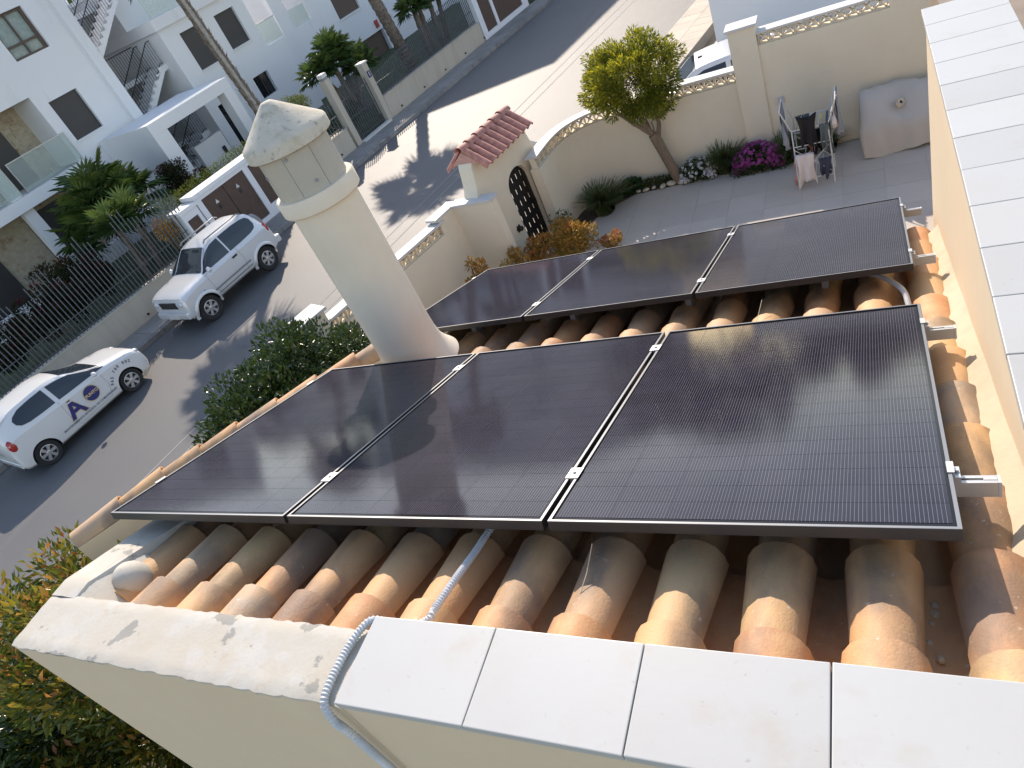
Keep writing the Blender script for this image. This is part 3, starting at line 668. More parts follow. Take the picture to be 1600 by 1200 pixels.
# rails with end caps and clamps
def rail(row, sl, label):
    base = Vector((0, 0, 0)) if row == 0 else Vector(ROW2)
    t = thing('mounting_rail', label, 'rail', 'mounting rails under the panels', loc=base); t.rotation_euler = (-A, 0, 0)
    mb = MB(); x0, x1 = 0.22, 3.548; w_ = 0.020; zt = -TK - 0.001; zl = zt - 0.045
    prof = [(-w_, zl), (w_, zl), (w_, zt), (0.006, zt), (0.006, zt - 0.012), (-0.006, zt - 0.012), (-0.006, zt), (-w_, zt)]
    mb.prism([(sl + a, b) for a, b in prof], x0, x1, lambda a, b, c: (c, a, b)); mb.build('rail_bar', M['alu'], t)
    MB().box(x1 + 0.0005, x1 + 0.008, sl - w_ - 0.001, sl + w_ + 0.001, zl - .001, zt + .001).box(x1 - 0.032, x1 - 0.0005, sl - 0.0055, sl + 0.0055, zt - 0.011, zt + .0015).build('end_cap', M['greybox'], t)
    for x in (PW + 0.01, 2 * PW + 0.03):
        MB().box(x - 0.0085, x + 0.0085, sl - 0.035, sl + 0.035, -TK, 0.001).box(x - 0.024, x + 0.024, sl - 0.035, sl + 0.035, 0.0022, 0.0055).tube([(x, sl, 0.0056), (x, sl, 0.012)], 0.007, 6).build('mid_clamp', M['alu'], t, bevel=0.0008)
    x = 3 * PW + 0.04
    MB().box(x + 0.001, x + 0.02, sl - 0.03, sl + 0.03, -TK, -0.012).box(x - 0.012, x + 0.006, sl - 0.03, sl + 0.03, 0.0022, 0.0055).box(x + .0012, x + .006, sl - .03, sl + .03, -.012, .0022).tube([(x + 0.012, sl, -0.012), (x + 0.012, sl, -0.004)], 0.006, 6).build('end_clamp', M['alu'], t)
    x = 0
    MB().box(x - 0.006, x + 0.012, sl - 0.03, sl + 0.03, 0.0022, 0.0055).box(x - 0.006, x - .0012, sl - .03, sl + .03, -TK, .0022).build('end_clamp', M['alu'], t)
    for x in (0.615, 1.41, 2.205, 3.0):
        MB().box(x - 0.018, x + 0.018, sl - 0.05, sl + 0.05, zl - 0.085, zl - 0.001).build('roof_hook', M['silver_dk'], t)
rail(0, 0.295, 'aluminium rail with pale end under the near panel row, closest to the parapet')
rail(0, 1.49, 'aluminium rail sticking out at the far edge of the near panel row')
rail(1, 0.255, 'aluminium rail at the near edge of the far panel row')
rail(1, 1.44, 'aluminium rail at the eaves edge of the far panel row')
# corrugated conduits
def conduit(pts, r, label, name='conduit'):
    P = [Vector(p) for p in pts]; Q = []
    for i in range(len(P) - 1):          # Catmull-Rom through the points
        a, b, c, d = P[max(i - 1, 0)], P[i], P[i + 1], P[min(i + 2, len(P) - 1)]
        n = max(4, int((c - b).length / 0.0055))
        for k in range(n):
            t = k / n; Q.append(0.5 * ((2 * b) + (c - a) * t + (2 * a - 5 * b + 4 * c - d) * t * t + (3 * b - a - 3 * c + d) * t ** 3))
    Q.append(P[-1])
    mb = MB(); mb.tube(Q, [r * (1.04 if i % 2 else 0.76) for i in range(len(Q))], 12)
    o = mb.build(name, M['conduit']); tag(o, label, 'conduit'); return o
h0 = CREST + 0.016
conduit([roofP(2.02, 0.5, -0.10), roofP(1.99, 0.15, -0.13), roofP(1.988, 0.0, h0 + .0), roofP(1.998, -0.16, h0 + .010), roofP(2.0, -0.30, h0 + .006), (1.995, -0.362, -0.030), (1.94, -0.386, -0.035), (1.87, -0.392, -0.020), (1.832, -0.405, 0.016), (1.808, -0.435, 0.020), (1.788, -0.50, 0.016), (1.786, -0.60, 0.018), (1.795, -0.672, 0.012), (1.815, -0.700, -0.04), (1.822, -0.697, -0.15), (1.824, -0.695, -0.6), (1.824, -0.695, -2.2)], 0.0135, 'grey corrugated conduit running over the tiles and down the parapet wall')
conduit([roofP(3.20, 2.72, -0.12), roofP(3.30, 2.60, -0.125), roofP(3.385, 2.40, -0.14), roofP(3.405, 2.2, -0.15), roofP(3.40, 1.98, -0.14), roofP(3.35, 1.6, -0.12)], 0.014, 'grey conduit curving between the two panel rows next to the side wall')
# stray wire tails
for q in ((2.43, -0.16, 2.455, -0.02), (2.66, 2.03, 2.70, 2.27)):
    mb = MB().tube([roofP(q[0], q[1], CREST - .02), roofP((q[0] + q[2]) / 2 + .004, (q[1] + q[3]) / 2, CREST + .03), roofP(q[2], q[3], CREST + .09)], 0.0016, 5)
    o = mb.build('cable_tail', M['mortar']); tag(o, 'thin pale wire end poking out below the ' + ('near' if q[1] < 1 else 'far') + ' panel row', 'wire')

# tile-topped wall beside the house, lower down
t = thing('garden_side_wall', 'cream wall topped with a line of curved clay tiles, left of the panels', 'wall')
pts = [(-2.50, 0.62), (-2.03, 1.24), (-1.55, 1.73), (-1.0, 2.25), (-0.45, 2.75)]
for a, b in zip(pts[:-1], pts[1:]):
    d = Vector((b[0] - a[0], b[1] - a[1], 0)).normalized(); n = Vector((d.y, -d.x, 0)) * 0.1
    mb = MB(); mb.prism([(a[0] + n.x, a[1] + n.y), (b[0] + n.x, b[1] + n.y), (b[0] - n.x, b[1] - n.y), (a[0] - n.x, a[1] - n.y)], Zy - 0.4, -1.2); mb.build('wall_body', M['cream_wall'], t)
    L = Vector((b[0] - a[0], b[1] - a[1])).length; m = 2
    rt = barrel(0.085, 0.105, L / m + 0.05, 0.014).mesh('ridge_tile', M['tile'], smooth=True)
    for k in range(m):
        p = Vector((a[0], a[1], -1.2)) + d * (L * k / m)
        obj('ridge_tile', rt, t, loc=(p.x, p.y, p.z), rot=(0.03, 0, math.atan2(d.y, d.x) - math.pi / 2))

# ------------------------------------------------------------------ patio and garden
pat = MB().prism([(-2.6, 3.3), (5.2, 3.3), (5.2, 11.75), (-1.2, 11.75), (-2.2, 10.9), (-2.7, 9.2)], -5.06, Zy - 0.006).build('patio', M['patio_joint']); structure(pat)
sl = MB().box(-0.2985, 0.2985, -0.2985, 0.2985, -0.0055, 0.0).mesh('paving_slab', M['patio'])
for i in range(13):
    for j in range(14):
        x, y = -2.3 + 0.6 * i, 3.6 + 0.6 * j
        if y < 11.75 and (x > -1.9 or y < 9.4) and not (x < -1.2 and y > 10.9): obj('paving_slab', sl, pat, loc=(x, y, Zy + random.uniform(-.0015, .0015)))
structure(MB().prism([(-0.9, 11.42), (0.7, 11.46), (1.6, 11.44), (2.4, 11.5), (2.4, 11.8), (-1.3, 11.8), (-2.05, 11.2), (-2.15, 10.4), (-1.75, 10.45), (-1.45, 11.0)], Zy - 0.05, Zy + 0.02).build('flower_bed', M['soil']))
structure(MB().prism([(-0.7, 3.4), (-2.7, 8.9), (-3.4, 8.9), (-5.4, 3.4), (-8, -6), (0.0, -6), (0.0, 3.4)], -5.06, Zy - 0.03).build('side_garden', M['soil']))

def wall_path(pts, th, z0, z1, mat, parent, name='wall_body'):
    L = []; R_ = []
    for i, p in enumerate(pts):
        a = Vector(pts[max(i - 1, 0)]); b = Vector(pts[min(i + 1, len(pts) - 1)]); d = (b - a).normalized(); n = Vector((-d.y, d.x)) * th / 2
        L.append(Vector(p) + n); R_.append(Vector(p) - n)
    P = [[(l.x, l.y, z0), (l.x, l.y, z1), (r.x, r.y, z1), (r.x, r.y, z0)] for l, r in zip(L, R_)]
    mb = MB().grid(P); n = len(P)
    mb.add(P[0], [(0, 1, 2, 3)]); mb.add(P[-1], [(0, 1, 2, 3)])
    return mb.build(name, mat, parent, smooth=True)
def lattice_mesh(s, th):
    """pierced block: square rim, four petals and a centre ring, open between"""
    mb = MB(); h = s / 2; b = s * 0.07
    T = lambda x, y, z: (x, y, z)
    mb.box(-h, h, -th / 2, th / 2, -h, -h + b).box(-h, h, -th / 2, th / 2, h - b, h).box(-h, -h + b, -th / 2, th / 2, -h + b, h - b).box(h - b, h, -th / 2, th / 2, -h + b, h - b)
    for k in range(4):
        c, s_ = math.cos(math.pi / 2 * k), math.sin(math.pi / 2 * k); P = []
        for i in range(9):
            a = math.pi * i / 8; r0, r1 = h * 0.80, h * 0.64; row = []
            for r in (r0, r1):
                x, z = r * math.cos(a) * 0.9, -h + b + r * math.sin(a) * 0.95
                row.append((x * c - z * s_, z * c + x * s_))
            P.append(row)
        mb.grid([[(p[0][0], -th / 2 + .01, p[0][1]), (p[0][0], th / 2 - .01, p[0][1]), (p[1][0], th / 2 - .01, p[1][1]), (p[1][0], -th / 2 + .01, p[1][1]), (p[0][0], -th / 2 + .01, p[0][1])] for p in P])
    mb.lathe([(h * .16, -th / 2 + .008), (h * .16, th / 2 - .008)], 8, T=lambda x, y, z: (x, z, y))
    return mb.mesh('lattice_block', M['cream'])
lat = lattice_mesh(0.188, 0.11)
def resample(pts, step):
    out = []; P = [Vector(p) for p in pts]; acc = step / 2
    for a, b in zip(P[:-1], P[1:]):
        L = (b - a).length; d = (b - a) / L
        while acc < L: out.append((a + d * acc, math.atan2(d.y, d.x))); acc += step
        acc -= L
    return out
def balustrade(parent, pts, zsolid, step=0.19):
    for p, a in resample(pts, step): obj('lattice_block', lat, parent, loc=(p.x, p.y, zsolid + 0.095), rot=(0, 0, a))
def smooth_path(pts, n=6):
    P = [Vector(p) for p in pts]; Q = []
    for i in range(len(P) - 1):
        a, b, c, d = P[max(i - 1, 0)], P[i], P[i + 1], P[min(i + 2, len(P) - 1)]
        for k in range(n):
            t = k / n; Q.append(tuple(0.5 * ((2 * b) + (c - a) * t + (2 * a - 5 * b + 4 * c - d) * t * t + (3 * b - a - 3 * c + d) * t ** 3)))
    return Q + [tuple(P[-1])]
gw = thing('garden_wall', 'cream garden wall with pierced blocks and white coping, curving from the patio corner to the gate', 'wall')
hi = [(5.2, 11.90), (1.70, 11.90)]
wall_path(hi, 0.20, -5.05, -2.50, M['cream'], gw); wall_path([(5.2, 11.90), (3.66, 11.90)], 0.20, -2.50, -2.31, M['cream'], gw); balustrade(gw, [(1.71, 11.90), (3.64, 11.90)], -2.50, 0.193)
wall_path(hi, 0.26, -2.31, -2.275, M['white_paint'], gw, 'coping')
MB().box(1.265, 1.705, 11.74, 12.06, -5.05, -2.15).build('pillar', M['cream'], gw)
MB().box(1.225, 1.745, 11.70, 12.10, -2.15, -2.105).build('pillar_cap', M['white_paint'], gw, bevel=0.006)
lo = [(1.264, 11.92)] + smooth_path([(0.4, 11.92), (-0.6, 11.91), (-1.25, 11.85), (-1.66, 11.68), (-1.96, 11.36), (-2.10, 10.98), (-2.155, 10.6), (-2.19, 10.22)])
wall_path(lo, 0.20, -5.05, -3.02, M['cream'], gw); balustrade(gw, lo, -3.02, 0.190)
wall_path(lo, 0.25, -2.829, -2.790, M['white_paint'], gw, 'coping')
o = MB().box(-0.05, 0.05, -0.018, 0.018, -0.06, 0.06).build('wall_socket', M['greybox'], bevel=0.006); o.location = (1.93, 11.779, -3.50); tag(o, 'small grey socket box on the garden wall left of the clothes rack', 'socket box')

# street wall left of the gate
sw = thing('street_wall', 'cream street wall with pierced block band and white coping, behind the chimney', 'wall')
lf = [(-3.46, 8.58), (-3.98, 7.15), (-4.42, 5.92)]
wall_path(lf, 0.20, -5.05, -3.06, M['cream'], sw); balustrade(sw, lf, -3.06, 0.190); wall_path(lf, 0.25, -2.869, -2.825, M['white_paint'], sw, 'coping')
wall_path([(-4.42, 5.92), (-4.60, 5.43)], 0.32, -5.05, -2.62, M['cream'], sw, 'pillar'); wall_path([(-4.40, 5.97), (-4.63, 5.37)], 0.42, -2.62, -2.57, M['white_paint'], sw, 'pillar_cap')
wall_path([(-3.50, 8.48), (-3.37, 8.94)], 0.19, -5.05, -2.79, M['cream'], sw, 'pillar'); wall_path([(-3.40, 8.95), (-2.46, 8.86)], 0.18, -5.05, -2.79, M['cream'], sw, 'return_wall')
wall_path([(-3.54, 8.43), (-3.36, 9.03)], 0.26, -2.79, -2.745, M['white_paint'], sw, 'coping'); wall_path([(-3.30, 8.945), (-2.43, 8.857)], 0.25, -2.788, -2.743, M['white_paint'], sw, 'coping')

# gate arch with tiled roof
G0 = (-2.62, 9.52); g14 = math.radians(14)
def GT(u, n, z): return (G0[0] + math.sin(g14) * u + math.cos(g14) * n, G0[1] + math.cos(g14) * u - math.sin(g14) * n, z)
ga = thing('gate_arch', 'cream arched gate portal with a small red tiled roof', 'gate arch')
o0, o1, ztop, zspr = 0.20, 0.90, -2.83, -3.15
arc = [(o1 - (o1 - o0) * (1 - math.cos(math.pi * k / 16)) / 2, zspr + (ztop - zspr) * math.sin(math.pi * k / 16)) for k in range(17)]

# two faces triangulated via bmesh, plus the rim
def plate(poly, n0, n1, T):
    me = bpy.data.meshes.new('tmp'); bm = bmesh.new()
    vs = [bm.verts.new(T(u, n1, z)) for u, z in poly]; f = bm.faces.new(vs)
    vs2 = [bm.verts.new(T(u, n0, z)) for u, z in poly]; bm.faces.new(vs2[::-1])
    for i in range(len(poly)):
        j = (i + 1) % len(poly); bm.faces.new((vs[i], vs[j], vs2[j], vs2[i]))
    bmesh.ops.triangulate(bm, faces=[f for f in bm.faces if len(f.verts) > 4])
    m = MB(); bm.verts.index_update(); m.add([tuple(v.co) for v in bm.verts], [tuple(v.index for v in f.verts) for f in bm.faces]); bm.free(); return m
prf = [(-0.62, -2.74), (-0.55, -2.62), (-0.50, -2.46), (-0.46, -2.28), (-0.42, -2.20), (1.14, -2.20), (1.18, -2.35), (1.24, -2.62), (1.34, -2.92)]
def ptop(u):
    for p, q in zip(prf[:-1], prf[1:]):
        if p[0] <= u <= q[0]: return p[1] + (q[1] - p[1]) * (u - p[0]) / (q[0] - p[0])
def arch_z(u):
    q = (u - (o0 + o1) / 2) / ((o1 - o0) / 2); return zspr + (ztop - zspr) * math.sqrt(max(0, 1 - q * q))
brk = sorted(set([round(p[0], 4) for p in prf] + [round(p[0], 4) for p in arc])); mb = MB()
for p, q in zip(brk[:-1], brk[1:]):
    op = p >= o0 - 1e-6 and q <= o1 + 1e-6
    zl = (arch_z(p), arch_z(q)) if op else (-5.05, -5.05)
    for n_ in (0.0, -0.30): mb.add([GT(p, n_, zl[0]), GT(q, n_, zl[1]), GT(q, n_, ptop(q)), GT(p, n_, ptop(p))], [(0, 1, 2, 3)])
    mb.add([GT(p, 0, ptop(p)), GT(q, 0, ptop(q)), GT(q, -.3, ptop(q)), GT(p, -.3, ptop(p))], [(0, 1, 2, 3)])
    if op: mb.add([GT(p, 0, zl[0]), GT(q, 0, zl[1]), GT(q, -.3, zl[1]), GT(p, -.3, zl[0])], [(0, 1, 2, 3)])
for u_, z_ in ((brk[0], ptop(brk[0])), (brk[-1], ptop(brk[-1])), (o0, zspr), (o1, zspr)): mb.add([GT(u_, 0, -5.05), GT(u_, -.3, -5.05), GT(u_, -.3, z_), GT(u_, 0, z_)], [(0, 1, 2, 3)])
mb.build('portal', M['cream'], ga)
# gable plug under the roof
mb = MB(); mb.add([GT(-0.40, 0.16, -2.22), GT(-0.40, -0.15, -2.0), GT(-0.40, -0.46, -2.22), GT(1.12, 0.16, -2.22), GT(1.12, -0.15, -2.0), GT(1.12, -0.46, -2.22)], [(0, 1, 2), (3, 5, 4), (0, 3, 4, 1), (1, 4, 5, 2), (0, 2, 5, 3)]); rf = mb.build('roof', M['pink_mortar'], ga)
e1 = Vector(GT(0, 0.30, -2.33)); e0 = Vector(GT(0, -0.13, -1.985)); dsl = (e1 - e0)
rtm = barrel(0.062, 0.080, dsl.length, 0.011, 8).mesh('roof_tile', M['red_tile'], smooth=True)
def frame_rot(ydir, zhint):
    y = Vector(ydir).normalized(); z = Vector(zhint); x = y.cross(z).normalized(); z = x.cross(y)
    return Matrix((x, y, z)).transposed().to_4x4()
for k in range(9):
    u = -0.34 + 0.173 * k
    for sgn in (1, -1):
        a = Vector(GT(u, -0.15 + sgn * 0.02, -1.985)); b = Vector(GT(u, -0.15 + sgn * 0.45, -2.33)); o = obj('roof_tile', rtm, rf)
        o.matrix_local = Matrix.Translation(a) @ frame_rot(b - a, (0, 0, 1))
rdm = barrel(0.075, 0.092, 0.29, 0.012, 9).mesh('ridge_tile', M['red_tile'], smooth=True)
for k in range(6):
    a = Vector(GT(1.16 - 0.262 * k, -0.15, -1.995)); b = Vector(GT(1.16 - 0.262 * (k + 1), -0.15, -1.985)); o = obj('ridge_tile', rdm, rf); o.matrix_local = Matrix.Translation(a) @ frame_rot(b - a, (0, 0, 1))
mb = MB(); mb.add([GT(1.28, 0.03, -2.89), GT(1.50, 0.03, -2.86), GT(1.50, -0.25, -2.86), GT(1.28, -0.25, -2.89), GT(1.38, -0.1, -2.72)], [(0, 1, 4), (1, 2, 4), (2, 3, 4), (3, 0, 4), (0, 3, 2, 1)]).build('post_cap', M['white_paint'], ga)
MB().prism([(1.32, -0.24), (1.47, -0.24), (1.47, 0.0), (1.32, 0.0)], -5.05, -2.885, GT).build('post', M['cream'], ga)
# iron gate with slots
gt = thing('garden_gate', 'arched black iron gate with rows of slanting slits', 'gate', loc=GT((o0 + o1) / 2, -0.10, -4.62))
gl = Vector(gt.location)
def GL(u, n, z): p = GT(u, n, z); return (p[0] - gl.x, p[1] - gl.y, p[2] - gl.z)
ins = [(o0 + 0.02 + (u - o0) * (o1 - o0 - .04) / (o1 - o0), z - 0.02 if z > -4 else z) for u, z in arc]
fr = [(o1 - 0.02, -4.6)] + ins + [(o0 + 0.02, -4.6)]
mb = MB(); mb.tube([GL(u, -0.10, z) for u, z in fr], 0.02, 6); mb.build('gate_frame', M['iron'], gt)
# sheet made of strips so the slits are real openings
us_ = [o0 + .03, o0 + .12, o0 + .145, o0 + .27, o0 + .295, o0 + .42, o0 + .445, o0 + .56, o0 + .585, o1 - .03]
def ztopat(u):
    q = max(-1, min(1, (u - (o0 + o1) / 2) / ((o1 - o0) / 2))); return zspr + (ztop - zspr) * math.sqrt(max(0, 1 - q * q)) - 0.03
mb = MB()
rows = [-4.6 + 0.235 * k for k in range(8)]
for i in range(len(us_) - 1):
    a, b = us_[i], us_[i + 1]; slit = i % 2 == 1
    zt = min(ztopat(a), ztopat(b))
    if not slit:
        mb.add([GL(a, -0.10, -4.6), GL(b, -0.10, -4.6), GL(b, -0.10, ztopat(b)), GL(a, -0.10, ztopat(a)), GL(a, -0.112, -4.6), GL(b, -0.112, -4.6), GL(b, -0.112, ztopat(b)), GL(a, -0.112, ztopat(a))], [(0, 1, 2, 3), (4, 7, 6, 5)])
    else:
        zz = [-4.6]
        for r in rows: zz += [r + 0.10, r + 0.20]
        zz = [z for z in zz if z < zt - .03] + [zt]
        for k in range(0, len(zz) - 1, 2):
            mb.add([GL(a, -0.10, zz[k]), GL(b, -0.10, zz[k]), GL(b, -0.10, zz[k + 1]), GL(a, -0.10, zz[k + 1])], [(0, 1, 2, 3)])
mb.build('gate_sheet', M['iron'], gt)
MB().box(-0.02, 0.02, -0.02, 0.02, -0.06, 0.06, lambda x, y, z: GL(o1 - 0.06 + x, -0.07 + y, -3.68 + z)).build('latch', M['rail_iron'], gt)
# wall lanterns
for nm, u, z in (('right', 1.17, -3.63), ('left', 0.03, -3.78)):
    t = thing('wall_lantern', 'black star-shaped lantern on the wall to the %s of the arched gate' % nm, 'lantern', 'gate lanterns', loc=GT(u, 0.0, z)); T0 = Vector(t.location)
    T = lambda x, y, q: tuple(Vector(GT(u + x, 0.0 + q, z + y)) - T0)
    prof = []
    for k in range(12):
        r = 0.075 if k % 2 == 0 else 0.048; prof.append((r * math.cos(math.pi * k / 6), r * math.sin(math.pi * k / 6)))
    MB().prism(prof, 0.002, 0.03, T).build('back_plate', M['lantern'], t); MB().lathe([(0.045, 0.03), (0.05, 0.08), (0.03, 0.10), (0.002, 0.105)], 8, T=T).build('lamp_body', M['lantern'], t)

# edging stones
for i, (x, y) in enumerate([(-0.86, 11.45), (-0.70, 11.43), (-0.55, 11.46), (-0.36, 11.43), (-0.20, 11.47), (-0.02, 11.44), (0.10, 11.40)]):
    r = random.uniform(.05, .085); mb = MB(); mb.lathe([(0.001, -r * .5), (r * .8, -r * .3), (r, 0.0), (r * .75, r * .35), (0.001, r * .5)], 9)
    o = mb.build('edging_stone', M['stone'], smooth=True); o.location = (x, y, Zy + 0.025 + r * .3); o.rotation_euler = (random.uniform(-.3, .3), random.uniform(-.3, .3), random.uniform(0, 6)); o.scale = (1.2, 0.8, 1)
    tag(o, ('first', 'second', 'third', 'fourth', 'fifth', 'sixth', 'seventh')[i] + ' pale edging stone from the succulent, in the row below the small tree', 'stone', 'edging stones of the flower bed')

# ------------------------------------------------------------------ small tree
tr = thing('garden_tree', 'small leaning tree with a rounded yellow-flowering crown by the garden wall', 'tree', loc=(-0.08, 11.55, Zy))
B0 = Vector(tr.location); loc = lambda p: tuple(Vector(p) - B0)
fork = (-0.30, 11.48, -3.42)
trunk = MB().tube([loc(q) for q in [(-0.03, 11.57, -4.52), (-0.08, 11.53, -4.3), (-0.14, 11.49, -4.05), (-0.19, 11.47, -3.8), (-0.24, 11.48, -3.6), fork]], [.125, .105, .092, .094, .098, .085], 12).build('trunk', M['bark'], tr, smooth=True)
for pts, r in (([fork, (-0.50, 11.46, -3.20), (-0.78, 11.40, -2.85), (-0.95, 11.35, -2.6)], [.055, .045, .034, .018]), ([fork, (-0.40, 11.45, -3.15), (-0.48, 11.35, -2.8), (-0.50, 11.25, -2.4)], [.052, .042, .032, .016]), ([(-0.22, 11.48, -3.55), (-0.14, 11.5, -3.25), (-0.14, 11.5, -2.95), (-0.05, 11.45, -2.5)], [.046, .038, .034, .016]),
               ([(-0.30, 11.48, -3.42), (-0.34, 11.5, -3.2), (-0.36, 11.52, -3.1)], [.03, .022, .018]), ([(-0.27, 11.48, -3.5), (-0.25, 11.47, -3.28), (-0.255, 11.46, -3.18)], [.02, .014, .012]), ([(-0.45, 11.46, -3.25), (-0.62, 11.5, -3.17)], [.022, .012])):
    MB().tube([loc(q) for q in pts], r, 8).build('limb', M['bark'], tr, smooth=True)
cl = rnd_clumps((-0.36, 11.35, -2.30), (0.84, 0.72, 0.68), 85, 0.17) + rnd_clumps((-0.75, 11.3, -2.15), (0.5, 0.4, 0.45), 16, 0.13) + rnd_clumps((0.15, 11.35, -2.25), (0.48, 0.45, 0.5), 14, 0.13)
for a_ in range(26):
    q_ = unit(1)[0]; q_[2] = abs(q_[2]) * .8 - .15; cl.append((-0.36 + q_[0] * .95, 11.35 + q_[1] * .8, -2.3 + q_[2] * .82, .05, .05, .11))
P, d, k = clump_leaves(cl, 27000, 0.3)
out = (P - np.array([-0.34, 11.35, -2.32])); out /= np.linalg.norm(out, axis=1, keepdims=True)
tint = np.clip(0.50 * RNG.random(len(P)) + 0.22 * RNG.random(len(cl))[k] + 0.30 * (RNG.random(len(P)) > 0.80) * (out[:, 2] > -0.2), 0, 1); s = 0.062 * (0.6 + 0.8 * RNG.random(len(P)))
leaf_object('crown', M['leaf_tree'], tr, P - np.array(B0), d + out + unit(len(P)) * .5, unit(len(P)), s, s * .30, tint)

# ------------------------------------------------------------------ bedding plants
for i, (x, y, r, h, n, lb) in enumerate([(-1.42, 10.92, 0.52, 0.58, 850, 'large tuft of strappy green leaves at the bend of the wall near the gate'), (0.86, 11.58, 0.44, 0.54, 620, 'strappy green tuft between the white and the magenta daisies'), (1.98, 11.48, 0.44, 0.50, 600, 'strappy green tuft between the magenta daisies and the clothes rack'), (2.62, 11.62, 0.26, 0.34, 220, 'strappy green tuft behind the clothes rack against the wall')]):
    tuft('grass_tuft', lb, 'plant', (x, y, Zy + 0.01), r, h, n, M['leaf_grass'], 'strappy tufts in the flower bed')
def daisy(name, label, c, R, n, petal, nfl):
    t = thing(name, label, 'flower bush', loc=(c[0], c[1], Zy)); o_ = np.array(t.location)
    lumps = [(c[0] + R[0] * q[0], c[1] + R[1] * q[1], c[2] + R[2] * q[2], R[0] * q[3], R[1] * q[3], R[2] * q[3] * 1.05) for q in ((-.45, 0, -.15, .62), (.42, .1, -.2, .6), (0, -.1, .12, .72), (-.1, .3, .2, .5), (.62, -.2, -.45, .42), (-.72, -.15, -.5, .38))]
    P, d, k = clump_leaves(lumps, n, 0.6); keep = P[:, 2] > Zy; P, d = P[keep], d[keep]; m = len(P)
    leaf_object('foliage', M['leaf_dark'], t, P - o_, d + unit(m) * .6, unit(m), 0.05, 0.018, RNG.random(m))
    V = []; F = []; T = []
    dd = unit(nfl * 3); dd = dd[dd[:, 2] > -0.35][:int(nfl * 1.8)]
    for q in dd:
        lp = random.choice(lumps); p = np.array(lp[:3]) + q * np.array(lp[3:]) * random.uniform(.9, 1.15) - o_
        if any(sum(((p[a_] + o_[a_] - l2[a_]) / l2[3 + a_]) ** 2 for a_ in range(3)) < .72 for l2 in lumps): continue
        if p[2] < 0.01: continue
        n3 = Vector(q + np.array([0, -.2, .5])).normalized(); a = n3.orthogonal().normalized(); b = n3.cross(a); r = random.uniform(.024, .036); tv = random.random()
        for k in range(8):
            t0, t1 = 2 * math.pi * k / 8 - .28, 2 * math.pi * k / 8 + .28; o2 = len(V)
            V += [Vector(p), Vector(p) + (a * math.cos(t0) + b * math.sin(t0)) * r, Vector(p) + (a * math.cos(t1) + b * math.sin(t1)) * r + n3 * .004]; T += [tv] * 3; F.append((o2, o2 + 1, o2 + 2))
    tri_object('blossom', petal, t, V, F, T)
    return t
daisy('daisy_bush', 'rounded bush covered in white daisies beside the tree trunk', (0.33, 11.50, -4.30), (0.33, 0.26, 0.27), 1800, M['petal_white'], 170)
daisy('daisy_bush', 'magenta daisy bush between two green tufts', (1.44, 11.45, -4.27), (0.42, 0.30, 0.30), 1800, M['petal_pink'], 620)
for i in range(14): pass
shrub('succulent', 'low round bright green succulent left of the edging stones', 'plant', [(-1.0, 11.52, -4.36, .17, .15, .14), (-1.12, 11.45, -4.40, .12, .12, .11), (-0.9, 11.55, -4.38, .12, .12, .12)], 900, 0.07, M['leaf_succ'], aspect=0.6)
shrub('low_plant', 'low green plant between the edging stones and the white daisies', 'plant', [(-0.12, 11.62, -4.40, .14, .12, .12), (0.02, 11.6, -4.42, .1, .1, .09)], 450, 0.05, M['leaf_grass'])
shrub('low_plant', 'dark leafy fringe at the foot of the magenta daisies', 'plant', [(1.05 + .13 * k, 11.27 + .02 * (k % 2), -4.43, .12, .08, .08) for k in range(7)], 900, 0.05, M['leaf_dark'])
shrub('low_plant', 'small dark ground plant under the tree', 'plant', [(-0.62, 11.58, -4.42, .16, .12, .10), (-0.38, 11.6, -4.43, .14, .1, .08)], 500, 0.06, M['leaf_grass'])
og = 'orange shrubs below the far panel row'
shrub('orange_shrub', 'broad orange and yellow shrub right of the iron gate', 'shrub', rnd_clumps((-1.62, 9.15, -4.02), (0.52, 0.32, 0.32), 26, 0.16, zmin=Zy), 4200, 0.058, M['leaf_orange'], og, tips=.3)
shrub('orange_shrub', 'reddish shrub at the foot of the iron gate', 'shrub', rnd_clumps((-2.12, 9.05, -4.05), (0.22, 0.2, 0.28), 12, 0.12, zmin=Zy), 1500, 0.055, M['leaf_orange'], og, tips=.6)
shrub('orange_shrub', 'thin orange shrub under the pierced street wall', 'shrub', rnd_clumps((-2.82, 7.85, -3.75), (0.26, 0.22, 0.42), 16, 0.10, zmin=Zy), 1000, 0.06, M['leaf_orange'], og, tips=.3)
shrub('orange_shrub', 'sparse low orange shrub between the gate and the thin one', 'shrub', rnd_clumps((-2.45, 8.55, -3.95), (0.26, 0.2, 0.25), 12, 0.11, zmin=Zy), 750, 0.06, M['leaf_orange'], og)
shrub('orange_shrub', 'small red-tipped shrub at the edge of the patio', 'shrub', rnd_clumps((-0.85, 9.32, -4.28), (0.26, 0.12, 0.12), 9, 0.09, zmin=Zy), 700, 0.05, M['leaf_orange'], og, tips=.9)
shrub('thin_shrub', 'sparse grey-green shrub against the wall right of the gate', 'shrub', rnd_clumps((-2.0, 10.2, -4.15), (0.2, 0.2, 0.3), 10, 0.1, zmin=Zy), 500, 0.05, M['leaf_grass'])
